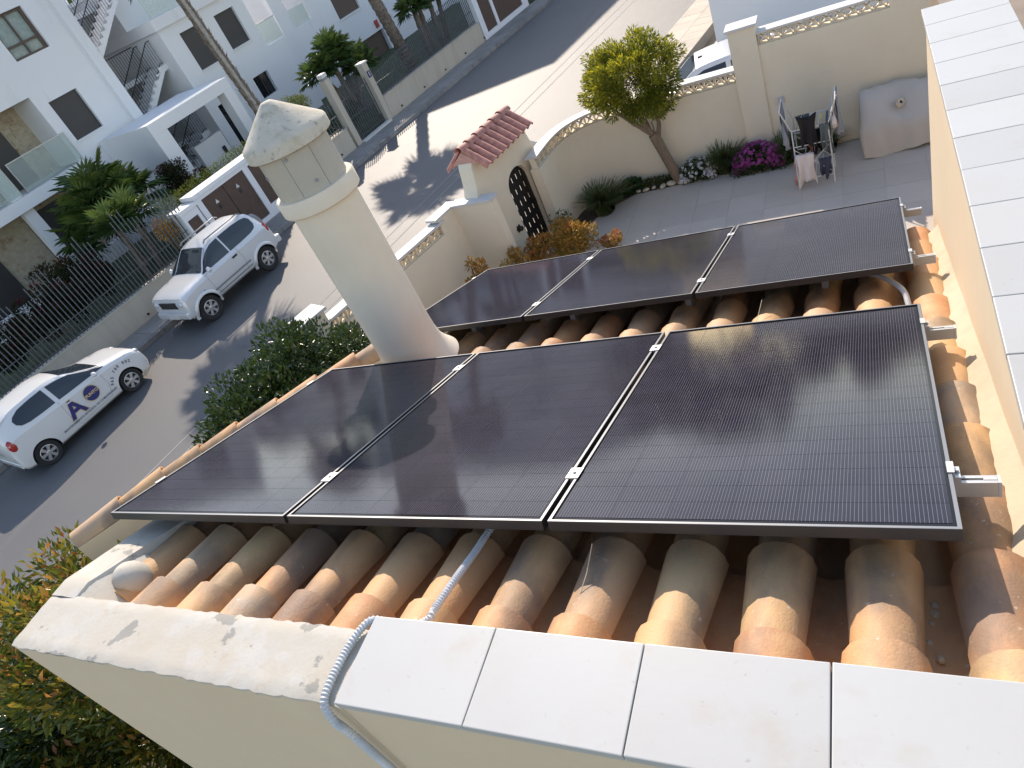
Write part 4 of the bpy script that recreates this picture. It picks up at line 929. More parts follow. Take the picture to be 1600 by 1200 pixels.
# side garden
shrub('hedge_bush', 'large dark glossy green bush left of the near panel row', 'bush', rnd_clumps((-3.75, 4.05, -3.0), (1.05, 1.35, 0.85), 120, 0.30, zmin=Zy), 34000, 0.072, M['leaf_dark'], tips=.25, aspect=.5)
shrub('fern', 'yellow-green feathery fern between the dark bush and the chimney', 'plant', rnd_clumps((-2.45, 4.35, -3.0), (0.42, 0.4, 0.35), 16, 0.16, zmin=Zy), 2400, 0.10, M['leaf_fern'], tips=.2, aspect=.14)
shrub('photinia', 'tall photinia with orange-red tips at the house corner', 'shrub', rnd_clumps((-2.55, 0.34, -1.86), (1.10, 0.75, 0.76), 80, 0.24) + rnd_clumps((-2.55, -0.7, -3.1), (1.25, 1.0, 0.9), 50, 0.3, zmin=Zy), 24000, 0.088, M['leaf_photinia'], tips=.55, aspect=.36)
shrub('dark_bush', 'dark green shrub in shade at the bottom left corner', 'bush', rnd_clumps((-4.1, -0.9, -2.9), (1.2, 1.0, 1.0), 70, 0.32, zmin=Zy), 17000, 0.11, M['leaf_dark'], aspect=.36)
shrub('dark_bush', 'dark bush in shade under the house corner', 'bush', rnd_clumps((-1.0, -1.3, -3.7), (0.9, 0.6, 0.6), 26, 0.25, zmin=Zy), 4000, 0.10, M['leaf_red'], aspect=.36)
MB().box(-2.9, -1.3, -2.5, -2.35, Zy - .3, -3.9).build('ochre_wall', M['yellow_wall'], None, bevel=0.01); tag(bpy.data.objects['ochre_wall'], 'low ochre wall glimpsed through the shrubs at bottom left', 'wall')

# ------------------------------------------------------------------ furniture under a cover
cv = thing('furniture_cover', 'garden furniture under a sagging grey cover against the wall', 'covered furniture', loc=(3.9, 11.2, Zy))
prof = [(11.70, -4.44), (11.69, -4.0), (11.68, -3.66), (11.63, -3.615), (11.5, -3.60), (11.35, -3.66), (11.2, -3.80), (11.08, -3.92), (11.0, -4.0), (10.965, -4.12), (10.95, -4.3), (10.93, -4.47)]
P = []; nx = 44
for i in range(nx + 1):
    x = 3.12 + 2.0 * i / nx; row = []
    for j, (y, z) in enumerate(prof):
        t = j / (len(prof) - 1)
        dip = -0.13 * math.exp(-((x - 3.68) / 0.20) ** 2) * math.exp(-((y - 11.28) / 0.22) ** 2) - 0.05 * math.exp(-((x - 4.2) / 0.35) ** 2) * math.exp(-((y - 11.2) / 0.2) ** 2)
        wob = 0.020 * math.sin(x * 9 + y * 7) + 0.014 * abs(math.sin(x * 7.5 - y * 15)) + 0.012 * math.sin(x * 23 + y * 21) + 0.025 * math.sin(x * 4.3 + 2 * z)
        edge = max(0, 1 - i / 2.0)
        if edge > 0: z = z - edge * 0.03
        row.append((x + 0.02 * math.sin(z * 8) * (i == 0) - 3.9, y + wob * (0.9 if t > .6 else 0.2) - 11.2, max(z, -4.47) + (wob + dip if 0.25 < t < 0.8 else 0) + (0.03 * math.sin(x * 5) if t > .98 else 0) - Zy))
    P.append(row)
mb = MB().grid(P); mb.add(P[0], [tuple(range(len(P[0])))]); mb.build('cover', M['cover'], cv, smooth=2)
mb = MB()
for sx in (3.25, 4.9):
    for sy in (11.05, 11.6): mb.box(sx - .03 - 3.9, sx + .03 - 3.9, sy - .03 - 11.2, sy + .03 - 11.2, 0.0, 0.42)
mb.build('leg', M['silver_dk'], cv)
t = thing('stone_weight', 'sandy holed stone weighing down the grey cover', 'stone', loc=(3.70, 11.24, -3.80)); mb = MB(); mb.lathe([(0.03, -0.03), (0.07, -0.035), (0.085, 0.01), (0.06, 0.045), (0.03, 0.04), (0.025, 0.0)], 7)
o = mb.build('stone', M['stone'], t, smooth=True); t.rotation_euler = (0.9, 0.3, 0.5); MB().lathe([(0.001, 0.01), (0.036, 0.012), (0.001, 0.02)], 8).build('hole', M['cloth_black'], t)

# ------------------------------------------------------------------ clothes rack and washing
RC = (2.42, 10.62); rk = thing('clothes_rack', 'winged tower clothes airer standing on the patio', 'clothes airer', loc=(RC[0], RC[1], Zy))
W2, D2 = 0.27, 0.26
mb = MB(); fr_ = []
for sx in (-1, 1):
    for sy in (-1, 1):
        MB().tube([(sx * W2, sy * D2, 0.01), (sx * W2, sy * D2, 0.5), (sx * W2 * .98, sy * D2, 1.02)], 0.011, 6).build('leg', M['steel_rack'], rk)
for z in (0.16, 0.45, 0.74, 1.02):
    m2 = MB()
    for sy in (-1, 1): m2.tube([(-W2, sy * D2, z), (W2, sy * D2, z)], 0.008, 6)
    for k in range(5):
        x = -W2 + 2 * W2 * k / 4; m2.tube([(x, -D2, z), (x, D2, z)], 0.0055, 6)
    m2.build('shelf', M['steel_rack'], rk)
for sx in (-1, 1):
    m2 = MB()
    for sy in (-1, 1): m2.tube([(sx * W2, sy * D2, 1.02), (sx * (W2 + 0.13), sy * D2, 1.37)], 0.009, 6)
    m2.tube([(sx * (W2 + .13), -D2, 1.37), (sx * (W2 + .13), D2, 1.37)], 0.009, 6).tube([(sx * (W2 + .065), -D2, 1.2), (sx * (W2 + .065), D2, 1.2)], 0.006, 6)
    m2.build('wing', M['steel_rack'], rk)
for sy in (-1, 1): MB().tube([(-W2, sy * D2, 0.2), (W2, sy * D2, 0.7)], 0.006, 6).tube([(W2, sy * (D2 + .002), 0.2), (-W2, sy * (D2 + .002), 0.7)], 0.006, 6).build('cross_brace', M['steel_rack'], rk)

def garment(label, cat, x, y0, y1, ztop, drop, mat, axis='y', flare=0.0, nx=9, nz=9, sag=0.0, back=0.35):
    """cloth folded over a bar: front fall, short back fall, soft folds"""
    P = []
    for i in range(nx + 1):
        s = i / nx; q = y0 + (y1 - y0) * s; row = []
        for k in range(-3, nz + 1):
            f = abs(k) / nz; off = (0.014 if k >= 0 else -0.014) + (0.055 * f * math.sin(s * 11 + f * 3 + x * 9) + 0.014 * math.sin(s * 23 + x)) * (1 if k >= 0 else .5)
            z = ztop - sag * math.sin(math.pi * s) - (drop * f if k >= 0 else drop * back * abs(k) / 3) + (0.01 if k == 0 else 0) + 0.07 * f * f * drop * math.sin(s * 5 + y0 * 11) * 2
            qq = q + (s - .5) * flare * f + (.5 - s) * (y1 - y0) * (.28 * f + .10 * math.sin(f * 7 + y0 * 5))
            row.append((x + off - RC[0], qq - RC[1], z - Zy) if axis == 'y' else (qq - RC[0], x - off - RC[1], z - Zy))
        P.append(row)
    o = MB().grid(P).build('garment', mat, None, smooth=2); o.location = (RC[0], RC[1], Zy); sd = o.modifiers.new('thickness', 'SOLIDIFY'); sd.thickness = 0.004
    return tag(o, label, cat, 'washing on the airer')
garment('black T-shirt hanging across the front of the clothes airer', 'garment', 10.34, 2.25, 2.53, Zy + 1.26, 0.50, M['cloth_black'], 'x', sag=.06)
garment('pinkish white top hanging low at the left front of the airer', 'garment', 10.33, 2.16, 2.42, Zy + 0.62, 0.54, M['cloth_white'], 'x', flare=.08)
garment('grey shirt hanging from the left wing of the airer', 'garment', 2.02, 10.36, 10.86, Zy + 1.36, 0.70, M['cloth_grey'], 'y')
garment('grey-blue trousers hanging from the right wing of the airer', 'garment', 2.82, 10.36, 10.88, Zy + 1.37, 0.70, M['cloth_grey'], 'y')
garment('dark teal towel on the right tier of the airer', 'garment', 2.66, 10.37, 10.86, Zy + 1.03, 0.60, M['cloth_teal'], 'y')
garment('coral cloth on the left tier of the airer', 'garment', 2.13, 10.36, 10.62, Zy + 0.50, 0.46, M['cloth_coral'], 'y')
garment('narrow coral strap hanging in the middle of the airer', 'garment', 10.50, 2.36, 2.42, Zy + 0.98, 0.40, M['cloth_coral'], 'x')
garment('navy shorts on the lowest tier of the airer', 'garment', 10.35, 2.48, 2.68, Zy + 0.47, 0.32, M['cloth_navy'], 'x')
garment('black leggings hanging behind the black T-shirt', 'garment', 10.62, 2.30, 2.44, Zy + 1.04, 0.55, M['cloth_black'], 'x')
garment('dark grey top on the right front of the airer', 'garment', 10.36, 2.55, 2.70, Zy + 1.03, 0.40, M['cloth_teal'], 'x')
garment('pale grey cloth over the right wing tip', 'garment', 2.76, 10.36, 10.50, Zy + 1.22, 0.30, M['cloth_white'], 'y')
garment('black vest on the middle tier of the airer', 'garment', 10.85, 2.40, 2.60, Zy + 0.76, 0.36, M['cloth_black'], 'x')
garment('slate cloth hanging at the back of the top tier', 'garment', 10.88, 2.22, 2.40, Zy + 1.03, 0.30, M['cloth_teal'], 'x')
garment('black socks hanging at the left of the airer', 'garment', 2.13, 10.40, 10.66, Zy + 0.76, 0.26, M['cloth_black'], 'y')
for lb, m_, p in (('blue clothes peg above the coral strap', 'peg_blue', (2.39, 10.49, Zy + 1.03)), ('lime clothes peg on the right of the airer', 'peg_lime', (2.60, 10.36, Zy + 1.16)), ('blue clothes peg on the middle tier of the airer', 'peg_blue', (2.56, 10.37, Zy + 0.77))):
    o = MB().box(-.006, .006, -.008, .008, -.035, .035).build('clothes_peg', M[m_], bevel=.002); o.location = p; tag(o, lb, 'peg', 'pegs on the airer')

# ------------------------------------------------------------------ cars
def interp(st, x, k):
    """monotone cubic through station column k"""
    xs = [s[0] for s in st]; ys = [s[k] for s in st]; n = len(xs)
    if x <= xs[0]: return ys[0]
    if x >= xs[-1]: return ys[-1]
    i = max(j for j in range(n - 1) if xs[j] <= x)
    h = xs[i + 1] - xs[i]; dl = (ys[i + 1] - ys[i]) / h
    def sl(j):
        if j == 0 or j == n - 1: return 0 if False else ((ys[1] - ys[0]) / (xs[1] - xs[0]) if j == 0 else (ys[-1] - ys[-2]) / (xs[-1] - xs[-2]))
        a = (ys[j] - ys[j - 1]) / (xs[j] - xs[j - 1]); b = (ys[j + 1] - ys[j]) / (xs[j + 1] - xs[j])
        return 0 if a * b <= 0 else 2 * a * b / (a + b)
    m0, m1 = sl(i), sl(i + 1); t = (x - xs[i]) / h
    return (2 * t ** 3 - 3 * t * t + 1) * ys[i] + (t ** 3 - 2 * t * t + t) * h * m0 + (-2 * t ** 3 + 3 * t * t) * ys[i + 1] + (t ** 3 - t * t) * h * m1
class Car:
    def __init__(s, st, flare=0.03): s.st = sorted(st); s.flare = flare
    def section(s, x):
        z0, zb, zt, w_, wr = (interp(s.st, x, k) for k in range(1, 6))
        g = zt - zb; e = min(0.07, g * 0.45)
        p = [(0, z0), (w_ * .86, z0), (w_ * .965, z0 + .06), (w_ * 1.0, z0 + .22 * (zb - z0)), (w_ * 1.005, zb - .42 * (zb - z0)), (w_ * .99, zb - .05), (w_ * .955, zb), ((w_ * .955 * .45 + wr * .55) + .015, zb + (g - e) * .55), (wr + .004, zt - e), (wr * .90, zt - e * .32), (wr * .6, zt - .010), (0, zt)]
        return p
    def sidey(s, x, z):
        p = s.section(x)[1:9]
        for a, b in zip(p[:-1], p[1:]):
            if a[1] <= z <= b[1] and b[1] > a[1]: return a[0] + (b[0] - a[0]) * (z - a[1]) / (b[1] - a[1])
        return p[-1][0] if z > p[-1][1] else p[0][0]
    def topz(s, x, y):
        p = s.section(x)[8:]
        y = abs(y)
        for a, b in zip(p[:-1], p[1:]):
            if b[0] <= y <= a[0] and a[0] > b[0]: return b[1] + (a[1] - b[1]) * (y - b[0]) / (a[0] - b[0])
        return p[0][1]
    def body(s, n=64):
        xs = [s.st[0][0] + (s.st[-1][0] - s.st[0][0]) * i / n for i in range(n + 1)]; P = []
        for x in xs:
            h = s.section(x); P.append([(x, y, z) for y, z in h] + [(x, -y, z) for y, z in h[-2:0:-1]])
        m = len(P[0]); v = [p for r in P for p in r]
        f = [(i * m + j, i * m + (j + 1) % m, (i + 1) * m + (j + 1) % m, (i + 1) * m + j) for i in range(n) for j in range(m)]
        f += [tuple(range(m)), tuple(n * m + j for j in range(m))[::-1]]
        return v, f
    def side_patch(s, poly, off, sgn, n=26):
        """pane following the flank: poly is a list of (x, zlow, zhigh) stations"""
        P = []
        for i in range(n + 1):
            f = i / n * (len(poly) - 1); k = min(int(f), len(poly) - 2); t = f - k
            x, a, b = (poly[k][q] * (1 - t) + poly[k + 1][q] * t for q in range(3))
            P.append([(x, sgn * (s.sidey(x, a + (b - a) * j / 8) + off), a + (b - a) * j / 8) for j in range(9)])
        return MB().grid(P)
    def top_patch(s, x0, x1, f0, f1, off, n=14):
        P = []
        for i in range(n + 1):
            x = x0 + (x1 - x0) * i / n; h = interp(s.st, x, 5) * (f0 + (f1 - f0) * i / n)
            P.append([(x, -h + 2 * h * j / 12, s.topz(x, -h + 2 * h * j / 12) + off) for j in range(13)])
        return MB().grid(P)
def wheel(parent, x, y, r, wd, sgn, spokes, rimr, cover_mat):
    c = obj('wheel', None, parent, loc=(x, y, r)); 
    T = lambda a, b, z: (a, sgn * z, b)
    prof = [(rimr, -wd / 2), (r * .93, -wd / 2), (r, -wd / 2 + .03), (r, wd / 2 - .03), (r * .93, wd / 2), (rimr + .01, wd / 2 - .004), (rimr, wd / 2 - .012)]
    bpy.data.objects.remove(c)
    ty = MB().lathe(prof, 32, T=T, cap=False).mesh('wheel', M['rubber'], smooth=True); wo = obj('wheel', ty, parent, loc=(x, y, r))
    mb = MB(); mb.lathe([(rimr, wd / 2 - .013), (rimr * .93, wd / 2 - .008), (rimr * .90, wd / 2 - .03), (rimr * .90, wd / 2 - .06)], 32, T=T, cap=False)
    mb.lathe([(0.001, wd / 2 - .012), (rimr * .16, wd / 2 - .010), (rimr * .30, wd / 2 - .018), (rimr * .32, wd / 2 - .05)], 16, T=T, cap=False)
    for k in range(spokes):
        a = 2 * math.pi * k / spokes; ca, sa = math.cos(a), math.sin(a); hw0, hw1 = rimr * .14, rimr * .21
        q = [(rimr * .26, -hw0), (rimr * .92, -hw1), (rimr * .92, hw1), (rimr * .26, hw0)]
        mb.prism([(p[0] * ca - p[1] * sa, p[0] * sa + p[1] * ca) for p in q], wd / 2 - .045, wd / 2 - .016, T)
    mb.build('rim', cover_mat, wo)
    MB().lathe([(0.001, wd / 2 - .07), (rimr * .93, wd / 2 - .065)], 24, T=T, cap=False).build('brake_disc', M['car_black'], wo)
def make_car(name, label, st, paint, axles, wr, rimr, spokes, loc, heading, side_windows, screen, rear, spec=None, group=None):
    car = Car(st); t = thing(name, label, 'car', group, loc=loc); t.rotation_euler = (0, 0, heading)
    v, f = car.body(); mb = MB(); mb.add(v, f); me = mb.mesh('body', paint, smooth=True); b = obj('body', me)
    wmax = max(s[4] for s in st)
    cut = MB()
    for ax in axles:
        for sg in (1, -1): cut.lathe([(wr * 1.15, 0), (wr * 1.15, .6)], 32, T=lambda a, q, z: (ax + a, sg * (wmax - .24 + z), wr * .98 + q))
    cm_ = cut.mesh('cut', M['car_black']); co = obj('cut', cm_)
    md = b.modifiers.new('arch', 'BOOLEAN'); md.operation = 'DIFFERENCE'; md.object = co; md.solver = 'EXACT'; md.material_mode = 'TRANSFER'
    dg = bpy.context.evaluated_depsgraph_get(); nm = bpy.data.meshes.new_from_object(b.evaluated_get(dg)); nm.name = 'body'
    bpy.data.objects.remove(b); bpy.data.objects.remove(co)
    try: nm.set_sharp_from_angle(angle=math.radians(24))
    except Exception: pass
    b = obj('body', nm, t)
    for ax in axles:
        for sg in (1, -1): wheel(t, ax, sg * (wmax - .10), wr, .19, sg, spokes, rimr, M['rim'])
        MB().tube([(ax, -wmax + .15, wr), (ax, wmax - .15, wr)], 0.04, 8).build('axle', M['car_black'], t)
    for sg in (1, -1):
        for w_ in side_windows: car.side_patch(w_, .006, sg).build('side_window', M['car_glass'], t, smooth=2, fix=False)
    car.top_patch(*screen, .006).build('windscreen', M['car_glass'], t, smooth=2, fix=False)
    car.top_patch(*rear, .006).build('rear_window', M['car_glass'], t, smooth=2, fix=False)
    return t, car
def decal(car, t, name, v, f, x, z, ang, sgn, mat, off, scale=1.0):
    """flat lettering laid on the flank: text x runs along the car, read from outside"""
    ca, sa = math.cos(ang), math.sin(ang); V = []
    for p in v:
        a, b = p[0] * scale, p[1] * scale; a, b = a * ca - b * sa, a * sa + b * ca
        xx = x + (a if sgn < 0 else -a); zz = z + b
        V.append((xx, sgn * (car.sidey(xx, zz) + off), zz))
    mb = MB(); mb.add(V, f); o = mb.build(name, mat, t, fix=False); return o
def line_strip(car, t, name, pts, wd, mat, sgn, off=.004):
    P = []
    for i, (x, z) in enumerate(pts):
        a = Vector(pts[max(i - 1, 0)]); b = Vector(pts[min(i + 1, len(pts) - 1)]); d = (b - a).normalized(); n = Vector((-d.y, d.x)) * wd / 2
        P.append([(x + n.x, sgn * (car.sidey(x + n.x, z + n.y) + off), z + n.y), (x - n.x, sgn * (car.sidey(x - n.x, z - n.y) + off), z - n.y)])
    return MB().grid(P).build(name, mat, t, fix=False)
def blob(parent, name, c, r, mat, n=14):
    mb = MB(); prof = [(math.sin(math.pi * k / 8), -math.cos(math.pi * k / 8)) for k in range(9)]; prof[0] = (0.001, -1); prof[-1] = (0.001, 1)
    mb.lathe(prof, n, T=lambda x, y, z: (c[0] + x * r[0], c[1] + y * r[1], c[2] + z * r[2])); return mb.build(name, mat, parent, smooth=2)
def flank_path(pts, n=20):
    out = []
    for i in range(n + 1):
        f = i / n * (len(pts) - 1); k = min(int(f), len(pts) - 2); q = f - k; out.append((pts[k][0] * (1 - q) + pts[k + 1][0] * q, pts[k][1] * (1 - q) + pts[k + 1][1] * q))
    return out

# --- white hatchback with lettering: front towards +u, right flank towards the camera
hp = math.atan2(US[1], US[0]); hpU = (2.50 + 4.87) / 2
st = [(1.86, .30, .56, .62, .60, .50), (1.80, .23, .68, .75, .70, .60), (1.60, .20, .80, .88, .785, .68), (1.20, .19, .875, .965, .80, .71), (0.90, .19, .915, 1.02, .80, .70), (0.50, .19, .93, 1.20, .80, .63), (0.10, .19, .95, 1.405, .80, .575), (-0.35, .19, .97, 1.475, .80, .565), (-0.95, .19, 1.0, 1.46, .80, .55), (-1.38, .20, 1.02, 1.385, .79, .53), (-1.56, .22, 1.01, 1.24, .78, .53), (-1.67, .25, .96, 1.02, .755, .52), (-1.73, .32, .70, .75, .70, .47)]
hb, car = make_car('hatchback', 'white hatchback with blue lettering on its side, parked at the far kerb', st, M['car_white'], (1.19, -1.19), .285, .185, 6, W(hpU, -14.78, Zr), hp,
    [[(0.93, .955, .965), (0.60, .975, 1.10), (0.25, .99, 1.285), (0.0, 1.0, 1.345), (-0.26, 1.015, 1.385)], [(-0.36, 1.02, 1.39), (-0.7, 1.03, 1.39), (-0.98, 1.05, 1.37), (-1.15, 1.09, 1.31), (-1.22, 1.16, 1.25)]], (0.88, 0.14, .95, .90), (-1.40, -1.60, .92, .95))
for s in (1, -1):
    blob(hb, 'wing_mirror', (0.60, s * .90, 1.0), (.06, .085, .065), M['car_white'])
    blob(hb, 'headlight', (1.66, s * .60, .73), (.17, .13, .075), M['lamp_clear']); blob(hb, 'tail_light', (-1.58, s * .71, .86), (.11, .085, .17), M['lamp_red']); blob(hb, 'fog_light', (1.80, s * .52, .36), (.04, .06, .04), M['car_black'])
    line_strip(car, hb, 'door_seam', flank_path([(0.72, .95), (0.74, .6), (0.62, .32), (-0.30, .30), (-0.36, .6), (-0.33, 1.0)]), .007, M['silver_dk'], s); line_strip(car, hb, 'door_handle', flank_path([(-0.10, .85), (-0.26, .855)]), .03, M['car_white'], s, .02)
MB().box(-1.745, -1.70, -.60, .60, .30, .42).build('rear_bumper', M['car_white'], hb, bevel=.015); MB().box(1.80, 1.875, -.46, .46, .34, .44).build('grille', M['car_black'], hb, bevel=.01)
MB().box(-1.73, -1.715, -.26, .26, .58, .69).build('number_plate', M['white_paint'], hb)
car.top_patch(-1.20, -1.46, .98, 1.0, .03).build('spoiler', M['car_white'], hb, smooth=2, fix=False)
sg = -1
def disc(n, r): return [(0, 0, 0)] + [(r * math.cos(2 * math.pi * k / n), r * math.sin(2 * math.pi * k / n), 0) for k in range(n)], [(0, 1 + k, 1 + (k + 1) % n) for k in range(n)]
v, f = disc(32, .19); decal(car, hb, 'logo_ring', v, f, 0.31, .69, 0, sg, M['decal_gold'], .010)
v, f = disc(32, .175); decal(car, hb, 'logo_disc', v, f, 0.31, .69, 0, sg, M['decal_blue'], .015)
v, f = text_mesh('PUNTO', .098, .004); decal(car, hb, 'lettering', v, f, 0.31, .685, 0, sg, M['decal_gold'], .022)
v, f = text_mesh('A', .58, .034); decal(car, hb, 'lettering', v, f, -0.17, .65, 0, sg, M['decal_gold'], .005)
v, f = text_mesh('A', .58, .016); decal(car, hb, 'lettering', v, f, -0.17, .65, 0, sg, M['decal_blue'], .009)
v, f = text_mesh('MANTENIMIENTO INTEGRAL DE COMUNIDADES', .068, .001, space=1.0); decal(car, hb, 'lettering', v, f, 0.06, .40, 0, sg, M['decal_text'], .006)
for i, ch in enumerate('965 700 002'):
    if ch == ' ': continue
    a = math.radians(152 - 9.4 * i); v, f = text_mesh(ch, .095, .003); decal(car, hb, 'lettering', v, f, 1.19 + .46 * math.cos(a), .30 + .46 * math.sin(a), a - math.pi / 2, sg, M['decal_text'], .006)
V = []; F = []
v, f = disc(24, .13); mb = MB(); mb.add([(-1.665 - .0 - .02, p[0], .90 + p[1] * .9) for p in v], f); mb.build('logo_disc', M['decal_blue'], hb)

# --- silver three-door off-roader: front towards -u
hv = hp + math.pi; hvU = (7.61 + 9.88) / 2
st = [(1.67, .42, .78, .86, .76, .68), (1.62, .37, .93, 1.0, .82, .73), (1.30, .36, 1.01, 1.09, .835, .76), (0.74, .36, 1.05, 1.14, .835, .76), (0.44, .36, 1.06, 1.38, .835, .68), (0.12, .36, 1.07, 1.61, .835, .62), (-0.25, .36, 1.08, 1.675, .835, .60), (-0.95, .36, 1.09, 1.68, .835, .59), (-1.40, .37, 1.10, 1.64, .82, .575), (-1.58, .38, 1.09, 1.45, .80, .57), (-1.70, .40, 1.04, 1.12, .775, .55), (-1.77, .46, .74, .80, .72, .5)]
vt, car = make_car('off_roader', 'silver three-door off-roader with roof rails, parked in front of the meter cabinet', st, M['silver'], (1.12, -1.12), .345, .205, 6, W(hvU, -14.80, Zr), hv,
    [[(0.72, 1.12, 1.15), (0.50, 1.125, 1.33), (0.28, 1.13, 1.48), (0.02, 1.135, 1.565), (-0.26, 1.14, 1.59)], [(-0.31, 1.14, 1.595), (-0.8, 1.15, 1.60), (-1.15, 1.17, 1.58), (-1.33, 1.21, 1.54), (-1.40, 1.30, 1.46)]], (0.70, 0.16, .96, .93), (-1.43, -1.66, .92, .94))
for s in (1, -1):
    blob(vt, 'wing_mirror', (0.60, s * .93, 1.17), (.06, .085, .08), M['silver']); blob(vt, 'headlight', (1.63, s * .60, .83), (.075, .15, .085), M['lamp_clear']); blob(vt, 'tail_light', (-1.64, s * .73, 1.0), (.07, .07, .17), M['lamp_red']); blob(vt, 'fog_light', (1.70, s * .52, .50), (.03, .06, .045), M['lamp_clear'])
    MB().tube([(0.10, s * .57, 1.66), (0.02, s * .57, 1.715), (-1.20, s * .56, 1.735), (-1.30, s * .55, 1.67)], .018, 8).build('roof_rail', M['silver_dk'], vt, smooth=True)
    line_strip(car, vt, 'door_seam', flank_path([(0.72, 1.08), (0.70, .7), (0.60, .44), (-0.42, .42), (-0.50, .75), (-0.45, 1.12)]), .009, M['silver_dk'], s); line_strip(car, vt, 'door_handle', flank_path([(-0.20, .98), (-0.38, .985)]), .055, M['car_black'], s, .008)
    line_strip(car, vt, 'side_moulding', flank_path([(0.74, .62), (-0.62, .63)]), .05, M['silver_dk'], s, .012); line_strip(car, vt, 'side_moulding', flank_path([(0.72, .50), (-0.62, .51)]), .035, M['silver_dk'], s, .012); line_strip(car, vt, 'side_repeater', flank_path([(0.98, .80), (1.02, .80)]), .03, M['car_black'], s, .008)
    for ax in (1.12, -1.12):   # flared arches
        P = []
        for k in range(21):
            a = math.radians(-8 + 196 * k / 20); rr = [.395, .455]; row = []
            for r, e in ((.385, .035), (.42, .045), (.47, .006)):
                x, z = ax + r * math.cos(a), .345 + r * math.sin(a) * 1.0; row.append((x, s * (car.sidey(x, max(.38, min(z, 1.0))) + e), z))
            P.append(row)
        MB().grid(P).build('arch_flare', M['silver'], vt, smooth=2, fix=False)
MB().box(1.56, 1.75, -.76, .76, .42, .62).build('front_bumper', M['silver'], vt, bevel=.05); MB().box(-1.92, -1.74, -.72, .72, .44, .66).build('rear_bumper', M['silver'], vt, bevel=.05); MB().box(1.62, 1.69, -.40, .40, .72, .90).build('grille', M['car_black'], vt, bevel=.015)
MB().box(1.751, 1.76, -.26, .26, .44, .54).build('number_plate', M['white_paint'], vt)
MB().lathe([(.20, -.09), (.33, -.09), (.345, -.05), (.345, .07), (.30, .10), (.02, .11)], 28, (0, 0, 0), T=lambda x, y, z: (-1.86 - z, x, 1.0 + y)).build('spare_wheel', M['silver_dk'], vt, smooth=True)

# --- silver saloon glimpsed over the garden wall
st = [(2.1, .30, .58, .64, .60, .5), (2.0, .22, .70, .76, .80, .66), (1.4, .2, .85, .92, .86, .74), (0.85, .2, .90, .98, .87, .74), (0.1, .2, .94, 1.37, .87, .62), (-0.4, .2, .96, 1.44, .87, .61), (-1.0, .2, .98, 1.40, .87, .60), (-1.55, .22, 1.0, 1.10, .85, .62), (-2.0, .25, .95, 1.02, .82, .62), (-2.15, .33, .65, .72, .72, .5)]
sc_, car = make_car('saloon_car', 'silver car parked on the street behind the garden wall pillar', st, M['silver'], (1.35, -1.3), .30, .2, 7, (1.05, 15.1, Zr + .1), math.radians(10),
    [[(0.80, .98, .99), (0.4, 1.0, 1.18), (0.0, 1.01, 1.30), (-0.35, 1.02, 1.345)], [(-0.45, 1.02, 1.35), (-0.9, 1.03, 1.32), (-1.25, 1.06, 1.2), (-1.45, 1.09, 1.10)]], (0.80, 0.15, .95, .9), (-1.05, -1.5, .92, .95))
for s in (1, -1):
    blob(sc_, 'wing_mirror', (0.62, s * .97, 1.03), (.06, .09, .06), M['silver']); blob(sc_, 'headlight', (1.98, s * .62, .68), (.1, .14, .06), M['lamp_clear']); blob(sc_, 'tail_light', (-2.05, s * .66, .86), (.06, .14, .07), M['lamp_red'])
MB().tube([(-0.92, 0, 1.40), (-0.96, 0, 1.44), (-1.45, 0, 1.62)], .004, 5).build('aerial', M['car_black'], sc_); blob(sc_, 'aerial_base', (-0.92, 0, 1.41), (.06, .025, .025), M['car_black'])

# ------------------------------------------------------------------ across the street: fences, cabinets, gate
def SB(mb, u0, u1, d0, d1, z0, z1): return mb.box(u0, u1, d0, d1, z0, z1, streetT(0, 0))
ZW = -4.03
def fence(label_wall, u0, u1, zbase, topfn, step, label_f, tips=False, d=-17.27, posts=()):
    wt = thing('street_plinth', label_wall, 'wall', loc=W(u0, d, -4.76)); l0 = Vector(wt.location)
    T = lambda x, y, z: tuple(Vector(W(x, y, z)) - l0)
    MB().box(u0, u1, d - .11, d + .11, -5.05, zbase, T).build('wall_body', M['concrete'], wt); MB().box(u0, u1, d - .14, d + .14, zbase + .001, zbase + .04, T).build('coping', M['concrete'], wt)
    u = u0 + 0.7
    while u < u1:
        MB().tube([T(u, d + .10, -4.62), T(u, d + .15, -4.62)], .035, 8).build('drain_pipe', M['car_black'], wt); u += 1.65
    t = thing('street_fence', label_f, 'fence', loc=W(u0, d, zbase)); l1 = Vector(t.location); T1 = lambda x, y, z: tuple(Vector(W(x, y, z)) - l1)
    u = u0 + .1; i = 0; cache = {}
    while u < u1 - .05:
        h = round(topfn(u, i) - zbase, 2)
        if h not in cache:
            m_ = MB(); c = lambda x, y, z: (US[0] * x + NS[0] * y, US[1] * x + NS[1] * y, z)
            m_.box(-.014, .014, -.010, .010, 0.04, h, c)
            if tips: m_.add([c(-.024, -.024, h), c(.024, -.024, h), c(.024, .024, h), c(-.024, .024, h), c(0, 0, h + .09)], [(0, 1, 4), (1, 2, 4), (2, 3, 4), (3, 0, 4), (0, 3, 2, 1)])
            cache[h] = m_.mesh('fence_bar', M['fence'])
        obj('fence_bar', cache[h], t, loc=Vector(W(u, d, zbase)) - l1); u += step; i += 1
    for zr in (zbase + .10, zbase + .52):
        MB().box(u0, u1, d - .030, d - .012, zr, zr + .022, T1).build('fence_rail', M['fence'], t)
    return t
fence('stained cream plinth wall behind the white hatchback', -1.5, 10.30, ZW, lambda u, i: ZW + 1.45 + 0.32 * math.sin(i * 0.55) + 0.25 * ((i * 7) % 5) / 4 + 0.02 * u, 0.12, 'grey-blue railing of staggered flat bars left of the meter cabinet')
